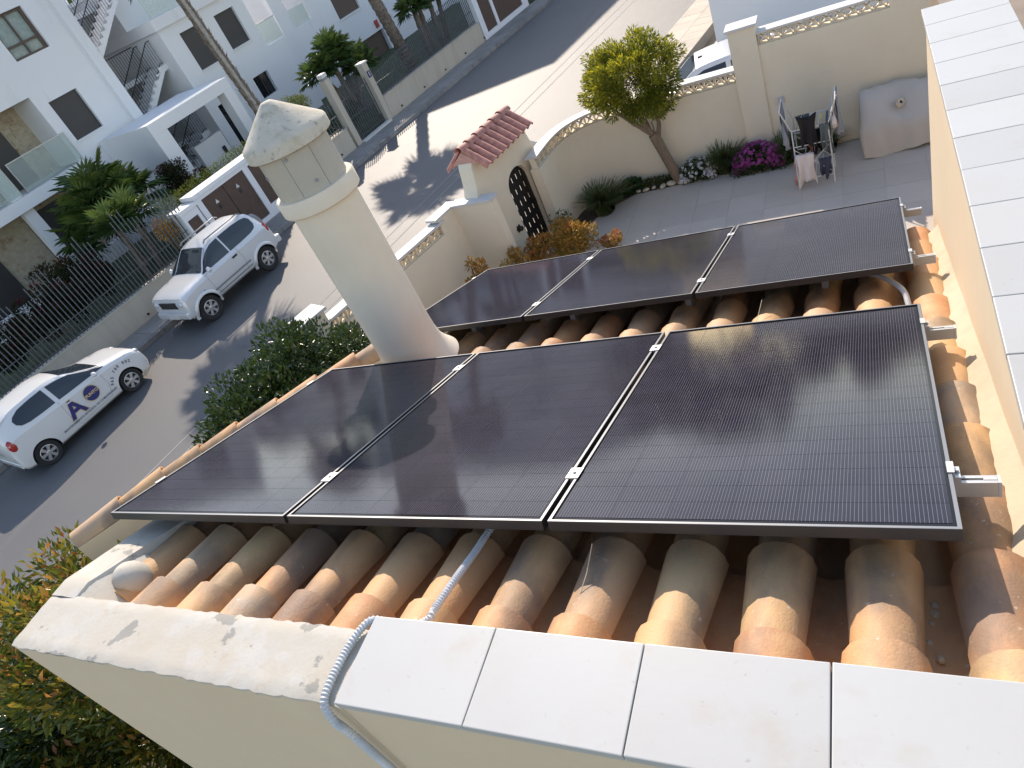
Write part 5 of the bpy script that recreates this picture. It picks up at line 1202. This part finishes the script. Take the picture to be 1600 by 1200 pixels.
fence('pale plinth wall left of the street gate', 14.35, 17.50, ZW, lambda u, i: ZW + 0.95 + 0.12 * math.sin(i * .5), 0.15, 'low spear-topped railing between the meter cabinet and the gate', tips=True)
fence('pale plinth wall with rust streaks right of the street gate', 19.90, 27.2, ZW + .06, lambda u, i: ZW + 0.85 + 0.10 * (u - 19.9), 0.125, 'grey-blue spear-topped railing in front of the palm clump', tips=True)

def cabinet(name, label, u0, u1, doors, ztop, zl=None):
    t = thing(name, label, 'cabinet', loc=W((u0 + u1) / 2, -17.2, -4.76)); l0 = Vector(t.location); T = lambda x, y, z: tuple(Vector(W(x, y, z)) - l0)
    # carcass built around door recesses
    mb = MB(); mb.box(u0, u1, -17.75, -17.24, -5.05, ztop - .12, T)
    us = sorted({u0, u1} | {d[0] for d in doors} | {d[1] for d in doors})
    for a, b in zip(us[:-1], us[1:]):
        dd = [d for d in doors if d[0] <= a + 1e-6 and d[1] >= b - 1e-6]
        if not dd: mb.box(a, b, -17.24, -17.14, -5.05, ztop - .12, T)
        else:
            d = dd[0]; mb.box(a, b, -17.24, -17.14, -5.05, d[2], T).box(a, b, -17.24, -17.14, d[3], ztop - .12, T)
    mb.build('carcass', M['white_wall'], t); MB().box(u0 - .04, u1 + .04, -17.8, -17.09, ztop - .12, ztop, T).build('cap', M['white_wall'], t, bevel=.01)
    for d in doors:
        n = d[4] if len(d) > 4 else 1
        for k in range(n):
            a = d[0] + (d[1] - d[0]) * k / n; b = d[0] + (d[1] - d[0]) * (k + 1) / n
            dr = MB().box(a + .012, b - .012, -17.225, -17.175, d[2] + .012, d[3] - .012, T).build('door', M['brown_door'], t)
            if n > 1:
                cu, cz = (a + b) / 2, d[3] - .30
                MB().add([T(cu - .07, -17.172, cz - .06), T(cu + .07, -17.172, cz - .06), T(cu, -17.172, cz + .07)], [(0, 1, 2)]).build('warning_sign', M['white_paint'], dr)
                MB().box(cu - .05, cu + .05, -17.175, -17.165, cz - .25, cz - .12, T).build('lock_plate', M['car_black'], dr)
    return t
cabinet('meter_cabinet', 'white meter cabinet with brown metal doors and warning triangles behind the off-roader', 10.76, 13.95, [(10.95, 12.78, -4.62, -3.02, 2), (13.0, 13.62, -4.40, -3.03)], -2.78)
cabinet('meter_cabinet', 'lower white cabinet with one brown door at the left of the large one', 10.08, 10.71, [(10.17, 10.60, -4.25, -3.28)], -2.93)
cabinet('meter_cabinet', 'white wall cabinet with brown doors at the far end of the railing', 27.3, 31.5, [(27.65, 28.55, -4.55, -2.6), (28.75, 31.0, -4.55, -2.6)], -2.3)
# gate posts and gate
def post(u, ztop, label, lamp):
    t = thing('gate_post', label, 'gate post', 'posts of the street gate', loc=W(u, -17.27, -4.76)); l0 = Vector(t.location); T = lambda x, y, z: tuple(Vector(W(x, y, z)) - l0)
    MB().box(u - .13, u + .13, -17.42, -17.12, -5.05, ztop, T).build('shaft', M['concrete'], t)
    if lamp:
        MB().box(u - .11, u + .11, -17.38, -17.16, ztop + .001, ztop + .08, T).build('lamp_base', M['silver_dk'], t); MB().box(u - .13, u + .13, -17.4, -17.14, ztop + .081, ztop + .22, T).build('lamp_head', M['white_paint'], t, bevel=.02)
    else: MB().box(u - .16, u + .16, -17.45, -17.09, ztop + .001, ztop + .06, T).build('cap', M['white_paint'], t)
    return t, T
post(17.72, -2.30, 'square concrete gate post with a white lamp on top, left of the street gate', True)
t, T = post(19.72, -2.58, 'concrete gate post with a blue house number, right of the street gate', False)
MB().box(19.63, 19.81, -17.119, -17.105, -3.10, -2.86, T).build('number_plate', M['sign_blue'], t); v, f = text_mesh('1', .2, .008); MB().add([T(19.72 + p[0], -17.102, -2.98 + p[1]) for p in v], f).build('lettering', M['white_paint'], t)
t = thing('street_gate', 'grey-blue barred street gate with an arched top between two posts', 'gate', loc=W(18.72, -17.27, -4.76)); l0 = Vector(t.location); T = lambda x, y, z: tuple(Vector(W(x, y, z)) - l0)
for k in range(15):
    u = 17.92 + 1.6 * k / 14; zt = -3.05 + .40 * math.sin(math.pi * k / 14); MB().box(u - .015, u + .015, -17.28, -17.26, -4.70, zt, T).add([T(u - .022, -17.29, zt), T(u + .022, -17.29, zt), T(u, -17.25, zt), T(u, -17.27, zt + .1)], [(0, 1, 3), (1, 2, 3), (2, 0, 3)]).build('gate_bar', M['fence'], t)
for z in (-4.62, -3.9, -3.25): MB().box(17.88, 19.56, -17.295, -17.282, z, z + .04, T).build('gate_rail', M['fence'], t)
MB().box(17.86, 19.58, -17.2, -16.95, -4.76, -4.70, T).build('threshold', M['white_paint'], t)

# ------------------------------------------------------------------ flats across the street
fl = thing('apartment_block', 'white block of flats in shade with dark shutters, glass balconies and an open staircase', 'apartment block', loc=W(12, -26, -4.4)); fl0 = Vector(fl.location)
def FT(x, y, z): return tuple(Vector(W(x, y, z)) - fl0)
def fb(name, mat, u0, u1, d0, d1, z0, z1, parent=None, **k): return MB().box(u0, u1, d0, d1, z0, z1, FT).build(name, mat, parent or fl, **k)
WW = M['white_wall']; DF = -24.0
def facade(u0, u1, z0, z1, holes, d=DF, th=.3, mat=None):
    """wall plate with rectangular openings: strips between them"""
    us = sorted({u0, u1} | {h[0] for h in holes} | {h[1] for h in holes}); mb = MB()
    for a, b in zip(us[:-1], us[1:]):
        hs = sorted([h for h in holes if h[0] <= a + 1e-6 and h[1] >= b - 1e-6], key=lambda h: h[2]); z = z0
        for h in hs:
            if h[2] > z: mb.box(a, b, d - th, d, z, h[2], FT)
            z = h[3]
        if z < z1: mb.box(a, b, d - th, d, z, z1, FT)
    return mb.build('wall', mat or WW, fl)
H1 = [(12.20, 13.50, 2.15, 3.48), (12.18, 13.33, -.63, .76), (12.2, 13.32, -3.3, -1.95), (4.0, 11.75, -1.19, 1.15), (4.0, 11.35, -4.42, -1.62), (6.5, 8.0, 2.15, 3.48), (9.2, 10.6, 2.15, 3.48)]
facade(2.0, 14.40, -4.8, 4.35, H1)
fb('pilaster', WW, 14.402, 14.80, DF - 4.2, DF + .16, -1.30, 4.35)
fb('wall', WW, 14.402, 14.78, DF - 4.2, DF + .0, -4.8, -1.302)
# upper parapet and body behind
fb('wall', WW, 2.0, 14.38, -33, DF - 1.7, -4.8, 4.34); fb('roof', M['pave'], 1.9, 14.9, -33.1, DF + .1, 4.36, 4.5)
fb('wall', WW, 14.802, 17.39, -33, -28.2, -4.8, 4.34)
def shutterwin(u0, u1, z0, z1, mat, slats=True, d=DF):
    w_ = fb('window', mat, u0 + .002, u1 - .002, d - .16, d - .12, z0 + .002, z1 - .002)
    MB().box(u0 - .04, u1 + .04, d + .001, d + .05, z0 - .05, z0 - .004, FT).build('sill', WW, w_)
    n = int((z1 - z0) / .055); mb = MB()
    for k in range(n): mb.box(u0 + .03, u1 - .03, d - .12, d - .112, z0 + .01 + k * .055, z0 + .055 + k * .055, FT)
    o = mb.build('shutter_slats', mat, w_); return w_
shutterwin(12.18, 13.33, -.63, .76, M['shutter']); shutterwin(12.2, 13.32, -3.3, -1.95, M['shutter'])
def framed(u0, u1, z0, z1, d=DF):
    w_ = fb('window', M['curtain'], u0 + .02, u1 - .02, d - .25, d - .22, z0 + .02, z1 - .02)
    mb = MB(); fw = .07
    mb.box(u0, u1, d - .16, d - .10, z0, z0 + fw, FT).box(u0, u1, d - .16, d - .10, z1 - fw, z1, FT).box(u0, u0 + fw, d - .16, d - .10, z0 + fw, z1 - fw, FT).box(u1 - fw - .05, u1, d - .16, d - .10, z0 + fw, z1 - fw, FT).box((u0 + u1) / 2 - .03, (u0 + u1) / 2 + .03, d - .155, d - .105, z0 + fw, z1 - fw, FT).box(u0 + fw, u1 - fw, d - .154, d - .106, z0 + .38, z0 + .45, FT)
    mb.build('frame', M['shutter_br'], w_); MB().box(u0 + fw, u1 - fw, d - .19, d - .18, z0 + fw, z1 - fw, FT).build('pane', M['balcony_glass'], w_); return w_
framed(12.20, 13.50, 2.15, 3.48); framed(6.5, 8.0, 2.15, 3.48); framed(9.2, 10.6, 2.15, 3.48)
# recessed balconies with stone cladding
for zf, zc, ur in ((-1.19, 1.15, 11.75), (-4.42, -1.62, 11.35)):
    fb('ceiling', WW, 4.0, ur, DF - 1.6, DF - .302, zc + .002, zc + .2); fb('recess_side', WW, ur + .002, ur + .2, DF - 1.65, DF - .302, zf, zc)
    fb('stone_wall', M['stonecl'], 4.0, ur, DF - 1.7, DF - 1.55, zf, zc)
    for a, b in ((9.45, 10.85), (6.4, 7.9)):
        dr = fb('door', M['shutter'], a, b, DF - 1.54, DF - 1.50, zf + .02, zc - .36)
    fb('column', WW, 9.05, 9.45, DF - .32, DF - .02, zf, zc)
# cladding stones as pieces in relief
stn = [MB().box(-.5 * a, .5 * a, -.02, .02, -.5 * b, .5 * b, lambda x, y, z: (US[0] * x + NS[0] * y, US[1] * x + NS[1] * y, z)).mesh('cladding_stone', M['stonecl'], bevel=.01) for a, b in ((.30, .16), (.22, .2), (.38, .14), (.18, .12))]
for zf, zc, us_ in ((-1.19, 1.15, (8.1, 9.4)), (-1.19, 1.15, (10.88, 11.70)), (-4.42, -1.62, (10.88, 11.3))):
    z = zf + .12
    while z < zc - .1:
        u = us_[0] + random.uniform(.1, .2)
        while u < us_[1] - .15: obj('cladding_stone', random.choice(stn), fl, loc=FT(u, DF - 1.54, z + random.uniform(-.02, .02))); u += random.uniform(.27, .42)
        z += .2
fb('balcony_slab', WW, 4.0, 11.95, DF + .001, DF + .22, -1.60, -1.20)
for a, b in ((9.62, 11.90), (7.2, 9.42), (4.8, 7.0)):
    g = fb('balcony_glass', M['balcony_glass'], a + .03, b - .03, DF + .09, DF + .102, -1.14, -.20)
    MB().box(a, b, DF + .075, DF + .117, -.199, -.165, FT).box(a, a + .03, DF + .08, DF + .112, -1.198, -.20, FT).box(b - .03, b, DF + .08, DF + .112, -1.198, -.20, FT).box((a + b) / 2 - .012, (a + b) / 2 + .012, DF + .082, DF + .11, -1.198, -.9, FT).build('glass_rail', M['alu'], g)
fb('garden_plinth', WW, 4.0, 11.3, DF + .001, DF + .25, -4.8, -3.9)
# right volume
H2 = [(18.2, 19.2, -.75, .70), (20.05, 21.15, -.68, .67), (20.15, 21.05, -2.85, -1.95), (17.9, 18.9, -4.3, -2.1)]
facade(17.40, 21.75, -4.8, 1.10, H2)
shutterwin(18.2, 19.2, -.75, .70, M['shutter']); shutterwin(20.05, 21.15, -.68, .67, M['shutter'])
fb('door', M['glass_dark'], 17.9, 18.9, DF - .2, DF - .16, -4.3, -2.1)
w_ = fb('window', M['glass_dark'], 20.15, 21.05, DF - .2, DF - .16, -2.85, -1.95); MB().box(20.57, 20.63, DF - .158, DF - .12, -2.85, -1.95, FT).build('frame', M['rail_iron'], w_)
fb('wall', WW, 17.402, 21.74, -33, DF - .302, -4.8, 1.09)
fb('balcony_slab', WW, 17.3, 21.80, -33, DF + .12, 1.102, 1.50); fb('wall', WW, 17.402, 21.74, -33, DF - 1.8, 1.502, 3.0); fb('roof', WW, 17.3, 21.8, -33.1, DF - 1.2, 3.01, 3.15)
g = fb('balcony_glass', M['balcony_glass'], 17.45, 21.7, DF - .02, DF - .008, 1.55, 2.45); MB().box(17.4, 21.75, DF - .035, DF + .007, 2.451, 2.485, FT).build('glass_rail', M['alu'], g)
fb('wall', WW, 21.752, 22.95, -30, DF - .02, -4.8, -1.22)
g = fb('balcony_glass', M['balcony_glass'], 21.8, 22.9, DF - .10, DF - .088, -1.2, -.35); MB().box(21.78, 22.93, DF - .115, DF - .07, -.349, -.32, FT).build('glass_rail', M['alu'], g)
# open staircase
for k, z in enumerate((-4.1, -1.35, 1.35)):
    n = 8; st_ = []
    poly = []
    for i in range(n): poly += [(15.35 + i * .235, z + i * .172), (15.35 + i * .235, z + (i + 1) * .172)]
    top = (15.35 + n * .235, z + n * .172); poly += [top, (top[0] + .42, top[1]), (top[0] + .42, top[1] - .17), (top[0] - .02, top[1] - .22), (15.30, z - .22), (14.86, z - .22), (14.86, z)]
    plate(poly, DF - 1.75, DF - .75, lambda u, q, zz: FT(u, q, zz)).build('stair_flight', WW, fl)
    fb('landing', WW, 14.82, 17.38, DF - 3.9, DF - 2.0, z + 1.18, z + 1.36)
    for dd in (DF - .78, DF - 1.72):
        mb = MB(); mb.tube([FT(14.9, dd, z + .95), FT(15.35, dd, z + .95), FT(17.2, dd, z + 2.30), FT(17.35, dd, z + 2.30)], .02, 6).tube([FT(14.9, dd, z + .1), FT(15.35, dd, z + .1), FT(17.2, dd, z + 1.45), FT(17.35, dd, z + 1.45)], .016, 6)
        for i in range(22):
            u = 14.92 + i * .114; q = max(0, min(1, (u - 15.35) / 1.85)); mb.tube([FT(u, dd, z + .1 + 1.35 * q), FT(u, dd, z + .95 + 1.35 * q)], .009, 5, cap=False)
        mb.build('stair_railing', M['rail_iron'], fl)
    mb = MB(); mb.tube([FT(14.9, DF - 2.02, z + 2.35), FT(17.3, DF - 2.02, z + 2.35)], .02, 6)
    for i in range(22): u = 14.95 + i * .112; mb.tube([FT(u, DF - 2.02, z + 1.37), FT(u, DF - 2.02, z + 2.35)], .009, 5, cap=False)
    mb.build('stair_railing', M['rail_iron'], fl); fb('wall_light', M['rail_iron'], 16.9, 17.1, -28.19, -28.1, z + 1.9, z + 2.0)
# entrance portal
pd0, pd1 = -21.0, -20.5
fb('entrance_beam', WW, 12.75, 16.5, pd0, pd1, -1.36, -.97); fb('entrance_leg', WW, 12.75, 13.35, pd0, pd1, -4.8, -1.362); fb('entrance_leg', WW, 16.08, 16.5, pd0, pd1, -4.8, -1.362)
fb('entrance_wall', WW, 12.77, 12.95, DF + .01, pd0 - .002, -4.8, -1.0); fb('entrance_wall', WW, 14.7, 16.06, -22.2, -22.0, -4.8, -2.55); fb('entrance_roof', WW, 12.76, 16.49, DF + .2, pd0 - .002, -1.2, -.98)
mb = MB(); mb.tube([FT(13.4, -22.3, -2.2), FT(14.9, -22.3, -2.9), FT(16.0, -22.3, -2.9)], .02, 6)
for i in range(24): u = 13.42 + i * .11; zt = -2.2 - .7 * min(1, (u - 13.4) / 1.5); mb.tube([FT(u, -22.3, zt - .95), FT(u, -22.3, zt)], .009, 5, cap=False)
mb.build('stair_railing', M['rail_iron'], fl)
o = fb('intercom', M['rail_iron'], 15.7, 15.85, -21.99, -21.95, -3.3, -3.05)

# second white house further along
h2 = thing('white_house', 'sunlit white house with brown shutters beyond the palm clump', 'house', loc=W(28, -28, -4.4)); h0 = Vector(h2.location)
def HT(x, y, z): return tuple(Vector(W(x, y, z)) - h0)
def hb_(name, mat, u0, u1, d0, d1, z0, z1, parent=None): return MB().box(u0, u1, d0, d1, z0, z1, HT).build(name, mat, parent or h2)
fl_keep = fl0; DH = -25.0
def facade2(u0, u1, z0, z1, holes, d, th=.3):
    us = sorted({u0, u1} | {h[0] for h in holes} | {h[1] for h in holes}); mb = MB()
    for a, b in zip(us[:-1], us[1:]):
        hs = sorted([h for h in holes if h[0] <= a + 1e-6 and h[1] >= b - 1e-6], key=lambda h: h[2]); z = z0
        for h in hs:
            if h[2] > z: mb.box(a, b, d - th, d, z, h[2], HT)
            z = h[3]
        if z < z1: mb.box(a, b, d - th, d, z, z1, HT)
    return mb.build('wall', WW, h2)
facade2(23.75, 30.0, -4.8, 1.2, [(24.55, 25.75, -1.3, .4), (27.35, 29.05, -2.0, -.4), (27.6, 29.9, -4.5, -3.35)], DH)
w_ = hb_('window', M['shutter_br'], 27.35, 29.05, DH - .16, DH - .12, -2.0, -.4); mb = MB()
for k in range(24): mb.box(27.38, 29.02, DH - .12, DH - .112, -1.98 + k * .065, -1.92 + k * .065, HT)
mb.build('shutter_slats', M['shutter_br'], w_); MB().box(27.3, 29.1, DH + .001, DH + .06, -2.06, -2.005, HT).build('sill', WW, w_)
hb_('garage_door', M['shutter_br'], 27.6, 29.9, DH - .25, DH - .2, -4.5, -3.35); hb_('alarm_box', M['redbox'], 29.45, 29.65, DH + .001, DH + .1, -3.2, -2.85)
hb_('roof', WW, 26.2, 30.0, -31, DH - .302, 1.0, 1.19); hb_('side_wall', WW, 26.2, 26.5, -31, DH - .302, -4.8, .99); hb_('wall', WW, 30.002, 36, -34, DH, -4.8, 4.5)
MB().prism([(37.4, -24.0), (55, -24.0), (55, -38), (31.2, -36.5)], 4.502, 8.5, HT).build('upper_storey', WW, h2)
hb_('wall', WW, 36.002, 55, -38, -24.02, -4.8, 4.5)
MB().box(24.6, 25.7, DH - .1, DH - .09, -1.3, -.55, HT).build('balcony_glass', M['balcony_glass'], h2)
# neighbour's white wall beyond the garden wall
nb = MB().box(19.85, 40, -4.25, 9, -5.0, 0.2, streetT(0, 0)).build('neighbour_house', M['white_wall']); tag(nb, 'plain white neighbouring house behind the garden wall, its near face in shade', 'house')
structure(MB().prism([(-2.0, 12.1), (8, 12.1), (8, 21), (-0.3, 21), (-1.9, 13.0)], -5.06, -4.80).build('driveway', M['pave_light']))

# ------------------------------------------------------------------ planting across the street
gp = 'fan palms of the front gardens'
fan_palm('tall_palm', 'tall slim palm trunk with a bare grey strip in front of the white flats', W(15.95, -18.9, -4.42), [[W(15.95, -18.9, -4.45), W(15.80, -18.9, -1.9), W(15.60, -18.9, .2), W(15.35, -18.9, 3.4)]], .17, [W(15.35, -18.9, 3.55)], R=.85, pet=.75, nleaf=34, skirt=.35, droop=.9, strip=True, shag=420)
fan_palm('tall_palm', 'stout palm trunk rising out of the picture above the spear railing', W(24.35, -19.2, -4.42), [[W(24.35, -19.2, -4.45), W(24.2, -19.2, -3.2), W(23.9, -19.2, -1.0), W(23.3, -19.2, 3.3)]], .24, [W(23.25, -19.2, 3.5)], R=.95, pet=.85, nleaf=38, skirt=.4, droop=.9, shag=380)
fan_palm('fan_palm', 'dense clump of fan palms behind the street gate', W(20.6, -19.3, -4.42), [[W(20.5, -19.3, -4.45), W(20.2, -19.2, -2.4)], [W(20.7, -19.4, -4.45), W(21.0, -19.5, -2.2)], [W(20.6, -19.2, -4.45), W(20.9, -18.9, -3.0)], [W(20.6, -19.5, -4.45), W(20.0, -19.9, -2.6)]], .10, [W(20.2, -19.2, -2.3), W(21.0, -19.5, -2.1), W(21.1, -18.8, -2.9), W(19.9, -19.9, -2.5), W(20.6, -19.4, -1.9), W(21.6, -19.3, -2.7)], gp, R=.52, pet=.42, nleaf=24)
fan_palm('fan_palm', 'group of dark slender palm trunks behind the spear railing', W(26.2, -19.2, -4.42), [[W(25.4, -18.8, -4.45), W(25.5, -18.8, -2.4)], [W(25.9, -19.0, -4.45), W(26.1, -19.0, -2.2)], [W(26.6, -19.0, -4.45), W(26.9, -19.0, -2.4)], [W(27.3, -19.2, -4.45), W(27.8, -19.2, -2.6)], [W(26.2, -19.6, -4.45), W(26.4, -19.6, -2.5)]], .11, [W(25.5, -18.8, -2.2), W(26.2, -19.0, -2.0), W(27.0, -19.0, -2.2), W(27.9, -19.2, -2.4), W(26.5, -19.6, -2.3)], gp, R=.55, pet=.4, nleaf=22)
fan_palm('fan_palm', 'pair of young fan palms leaning over the staggered railing', W(8.7, -18.2, -4.42), [[W(8.6, -18.2, -4.45), W(8.72, -18.2, -3.3), W(8.78, -18.2, -2.55)], [W(9.15, -18.3, -4.45), W(9.3, -18.3, -3.2), W(9.42, -18.3, -2.6)]], .055, [W(8.8, -18.2, -2.35), W(9.45, -18.3, -2.4)], gp, R=.55, pet=.35, nleaf=22, droop=.35)
fan_palm('fan_palm', 'large dark fan palm in shade in front of the ground floor flat', W(10.0, -20.6, -4.42), [[W(9.9, -20.6, -4.45), W(9.7, -20.6, -2.4)], [W(10.2, -20.5, -4.45), W(10.7, -20.5, -2.5)]], .11, [W(9.6, -20.6, -2.2), W(10.7, -20.5, -2.4), W(10.2, -20.8, -1.8), W(9.2, -20.4, -2.7)], gp, R=.75, pet=.65, nleaf=26)
rg = 'dark red hedges of the flats'
shrub('red_hedge', 'dark red-tipped hedge behind the staggered railing at the left edge', 'hedge', [c for k in range(7) for c in rnd_clumps(W(4.2 + k * .62, -18.9, -3.35), (.4, .45, .62), 9, .25, zmin=-4.42)], 17000, .10, M['leaf_red'], rg, tips=.75)
shrub('red_hedge', 'dark red-leaved shrub beside the entrance of the flats', 'shrub', rnd_clumps(W(12.5, -19.9, -3.1), (.95, .7, .95), 34, .27, zmin=-4.42), 6000, .09, M['leaf_red'], rg, tips=.5)
shrub('red_hedge', 'small dark hedge at the foot of the ground floor columns', 'hedge', rnd_clumps(W(8.0, -22.6, -3.6), (1.6, .4, .5), 26, .25, zmin=-4.42), 3200, .09, M['leaf_red'], rg, tips=.4)
shrub('low_hedge', 'sunlit clipped hedge along the top of the meter cabinet', 'hedge', [(*W(10.1 + k * .23, -18.10, -2.98 + .02 * math.sin(k)), .2, .24, .45) for k in range(20)], 6500, .055, M['leaf_hedge'], tips=.3)
shrub('low_hedge', 'reddish-gold end of the clipped hedge beside the young palms', 'hedge', rnd_clumps(W(9.85, -17.95, -3.4), (.25, .2, .5), 10, .18), 1400, .06, M['leaf_orange'], tips=.3)
shrub('clipped_bush', 'rounded sunlit bush behind the chimney cap', 'bush', rnd_clumps(W(17.2, -19.0, -2.85), (.65, .5, .42), 26, .22), 4200, .06, M['leaf_hedge'], tips=.5)
shrub('low_hedge', 'dark low planting behind the street gate', 'hedge', rnd_clumps(W(18.8, -18.9, -4.0), (1.2, .6, .4), 24, .22, zmin=-4.42), 2600, .08, M['leaf_dark'], aspect=.4)
for i, (u, d, z, R_, lb) in enumerate([(24.5, -40, -3, 3.0, 'leafy garden tree seen between the flats and the white house'), (30, -44, -2, 4.0, 'leafy tree behind the white house'), (20, -45, -3, 3.5, 'yellowish tree at the back of the flats garden'), (26.5, -35, -3.6, 1.8, 'low bright bush seen through the opening of the white house')]):
    shrub('garden_tree', lb, 'tree', rnd_clumps(W(u, d, z), (R_, R_, R_ * .8), 40, R_ * .33), 5000, .32, M['leaf_bg'], tips=.2, stem_mat=M['bark'])

# ------------------------------------------------------------------ unseen houses and trees up the street, added for reflections in the panel glass
for i, (x, y, w_, d_, h, lb) in enumerate([(-22, 66, 14, 10, 3.5, 'unseen white two-storey house added for reflections far up the street, left of the tall pines'), (6, 70, 12, 10, 4.6, 'unseen white villa added for reflections far up the street, right of the tall pines'), (-52, 52, 14, 12, 6.0, 'unseen white block added for reflections far behind the flats')]):
    t = thing('reflected_house', lb, 'house', 'unseen houses added for panel reflections', loc=(x, y, -4.9))
    MB().box(-w_ / 2, w_ / 2, -d_ / 2, d_ / 2, 0, h + 4.9).build('wall', M['white_wall'], t); MB().box(-w_ / 2 - .4, w_ / 2 + .4, -d_ / 2 - .4, d_ / 2 + .4, h + 4.901, h + 5.2).build('roof', M['tile'], t)
    for k in range(5):
        for z in (1.2, 4.2): MB().box(-w_ / 2 + 1 + k * (w_ - 3) / 4.0, -w_ / 2 + 2.2 + k * (w_ - 3) / 4.0, -d_ / 2 - .05, -d_ / 2 - .002, z, z + 1.4).build('window', M['glass_dark'], t)
for i, (x, y, zc, R_, lb) in enumerate([(-14, 52, 4.2, 4.6, 'unseen dark pine added for reflections left of the distant villa'), (-9, 58, 5.2, 5.0, 'unseen tall dark pine added for reflections behind the bend of the street'), (0, 60, 3.0, 3.8, 'unseen dark pine added for reflections at the right of the pine group'), (-34, 50, 4.0, 5.0, 'unseen dark pine added for reflections behind the white house'), (-44, 40, 0.6, 4.4, 'unseen dark tree added for reflections behind the flats'), (12, 50, .2, 3.4, 'unseen dark tree added for reflections beyond the neighbouring house')]):
    shrub('reflected_pine', lb, 'tree', rnd_clumps((x, y, zc), (R_, R_, R_ * .8), 26, R_ * .36), 2600, .75, M['leaf_dark'], 'unseen trees added for panel reflections', stems=[[(x, y, -4.9), (x, y, zc)]])  # unseen trees, sized to mirror as dark patches in the panels
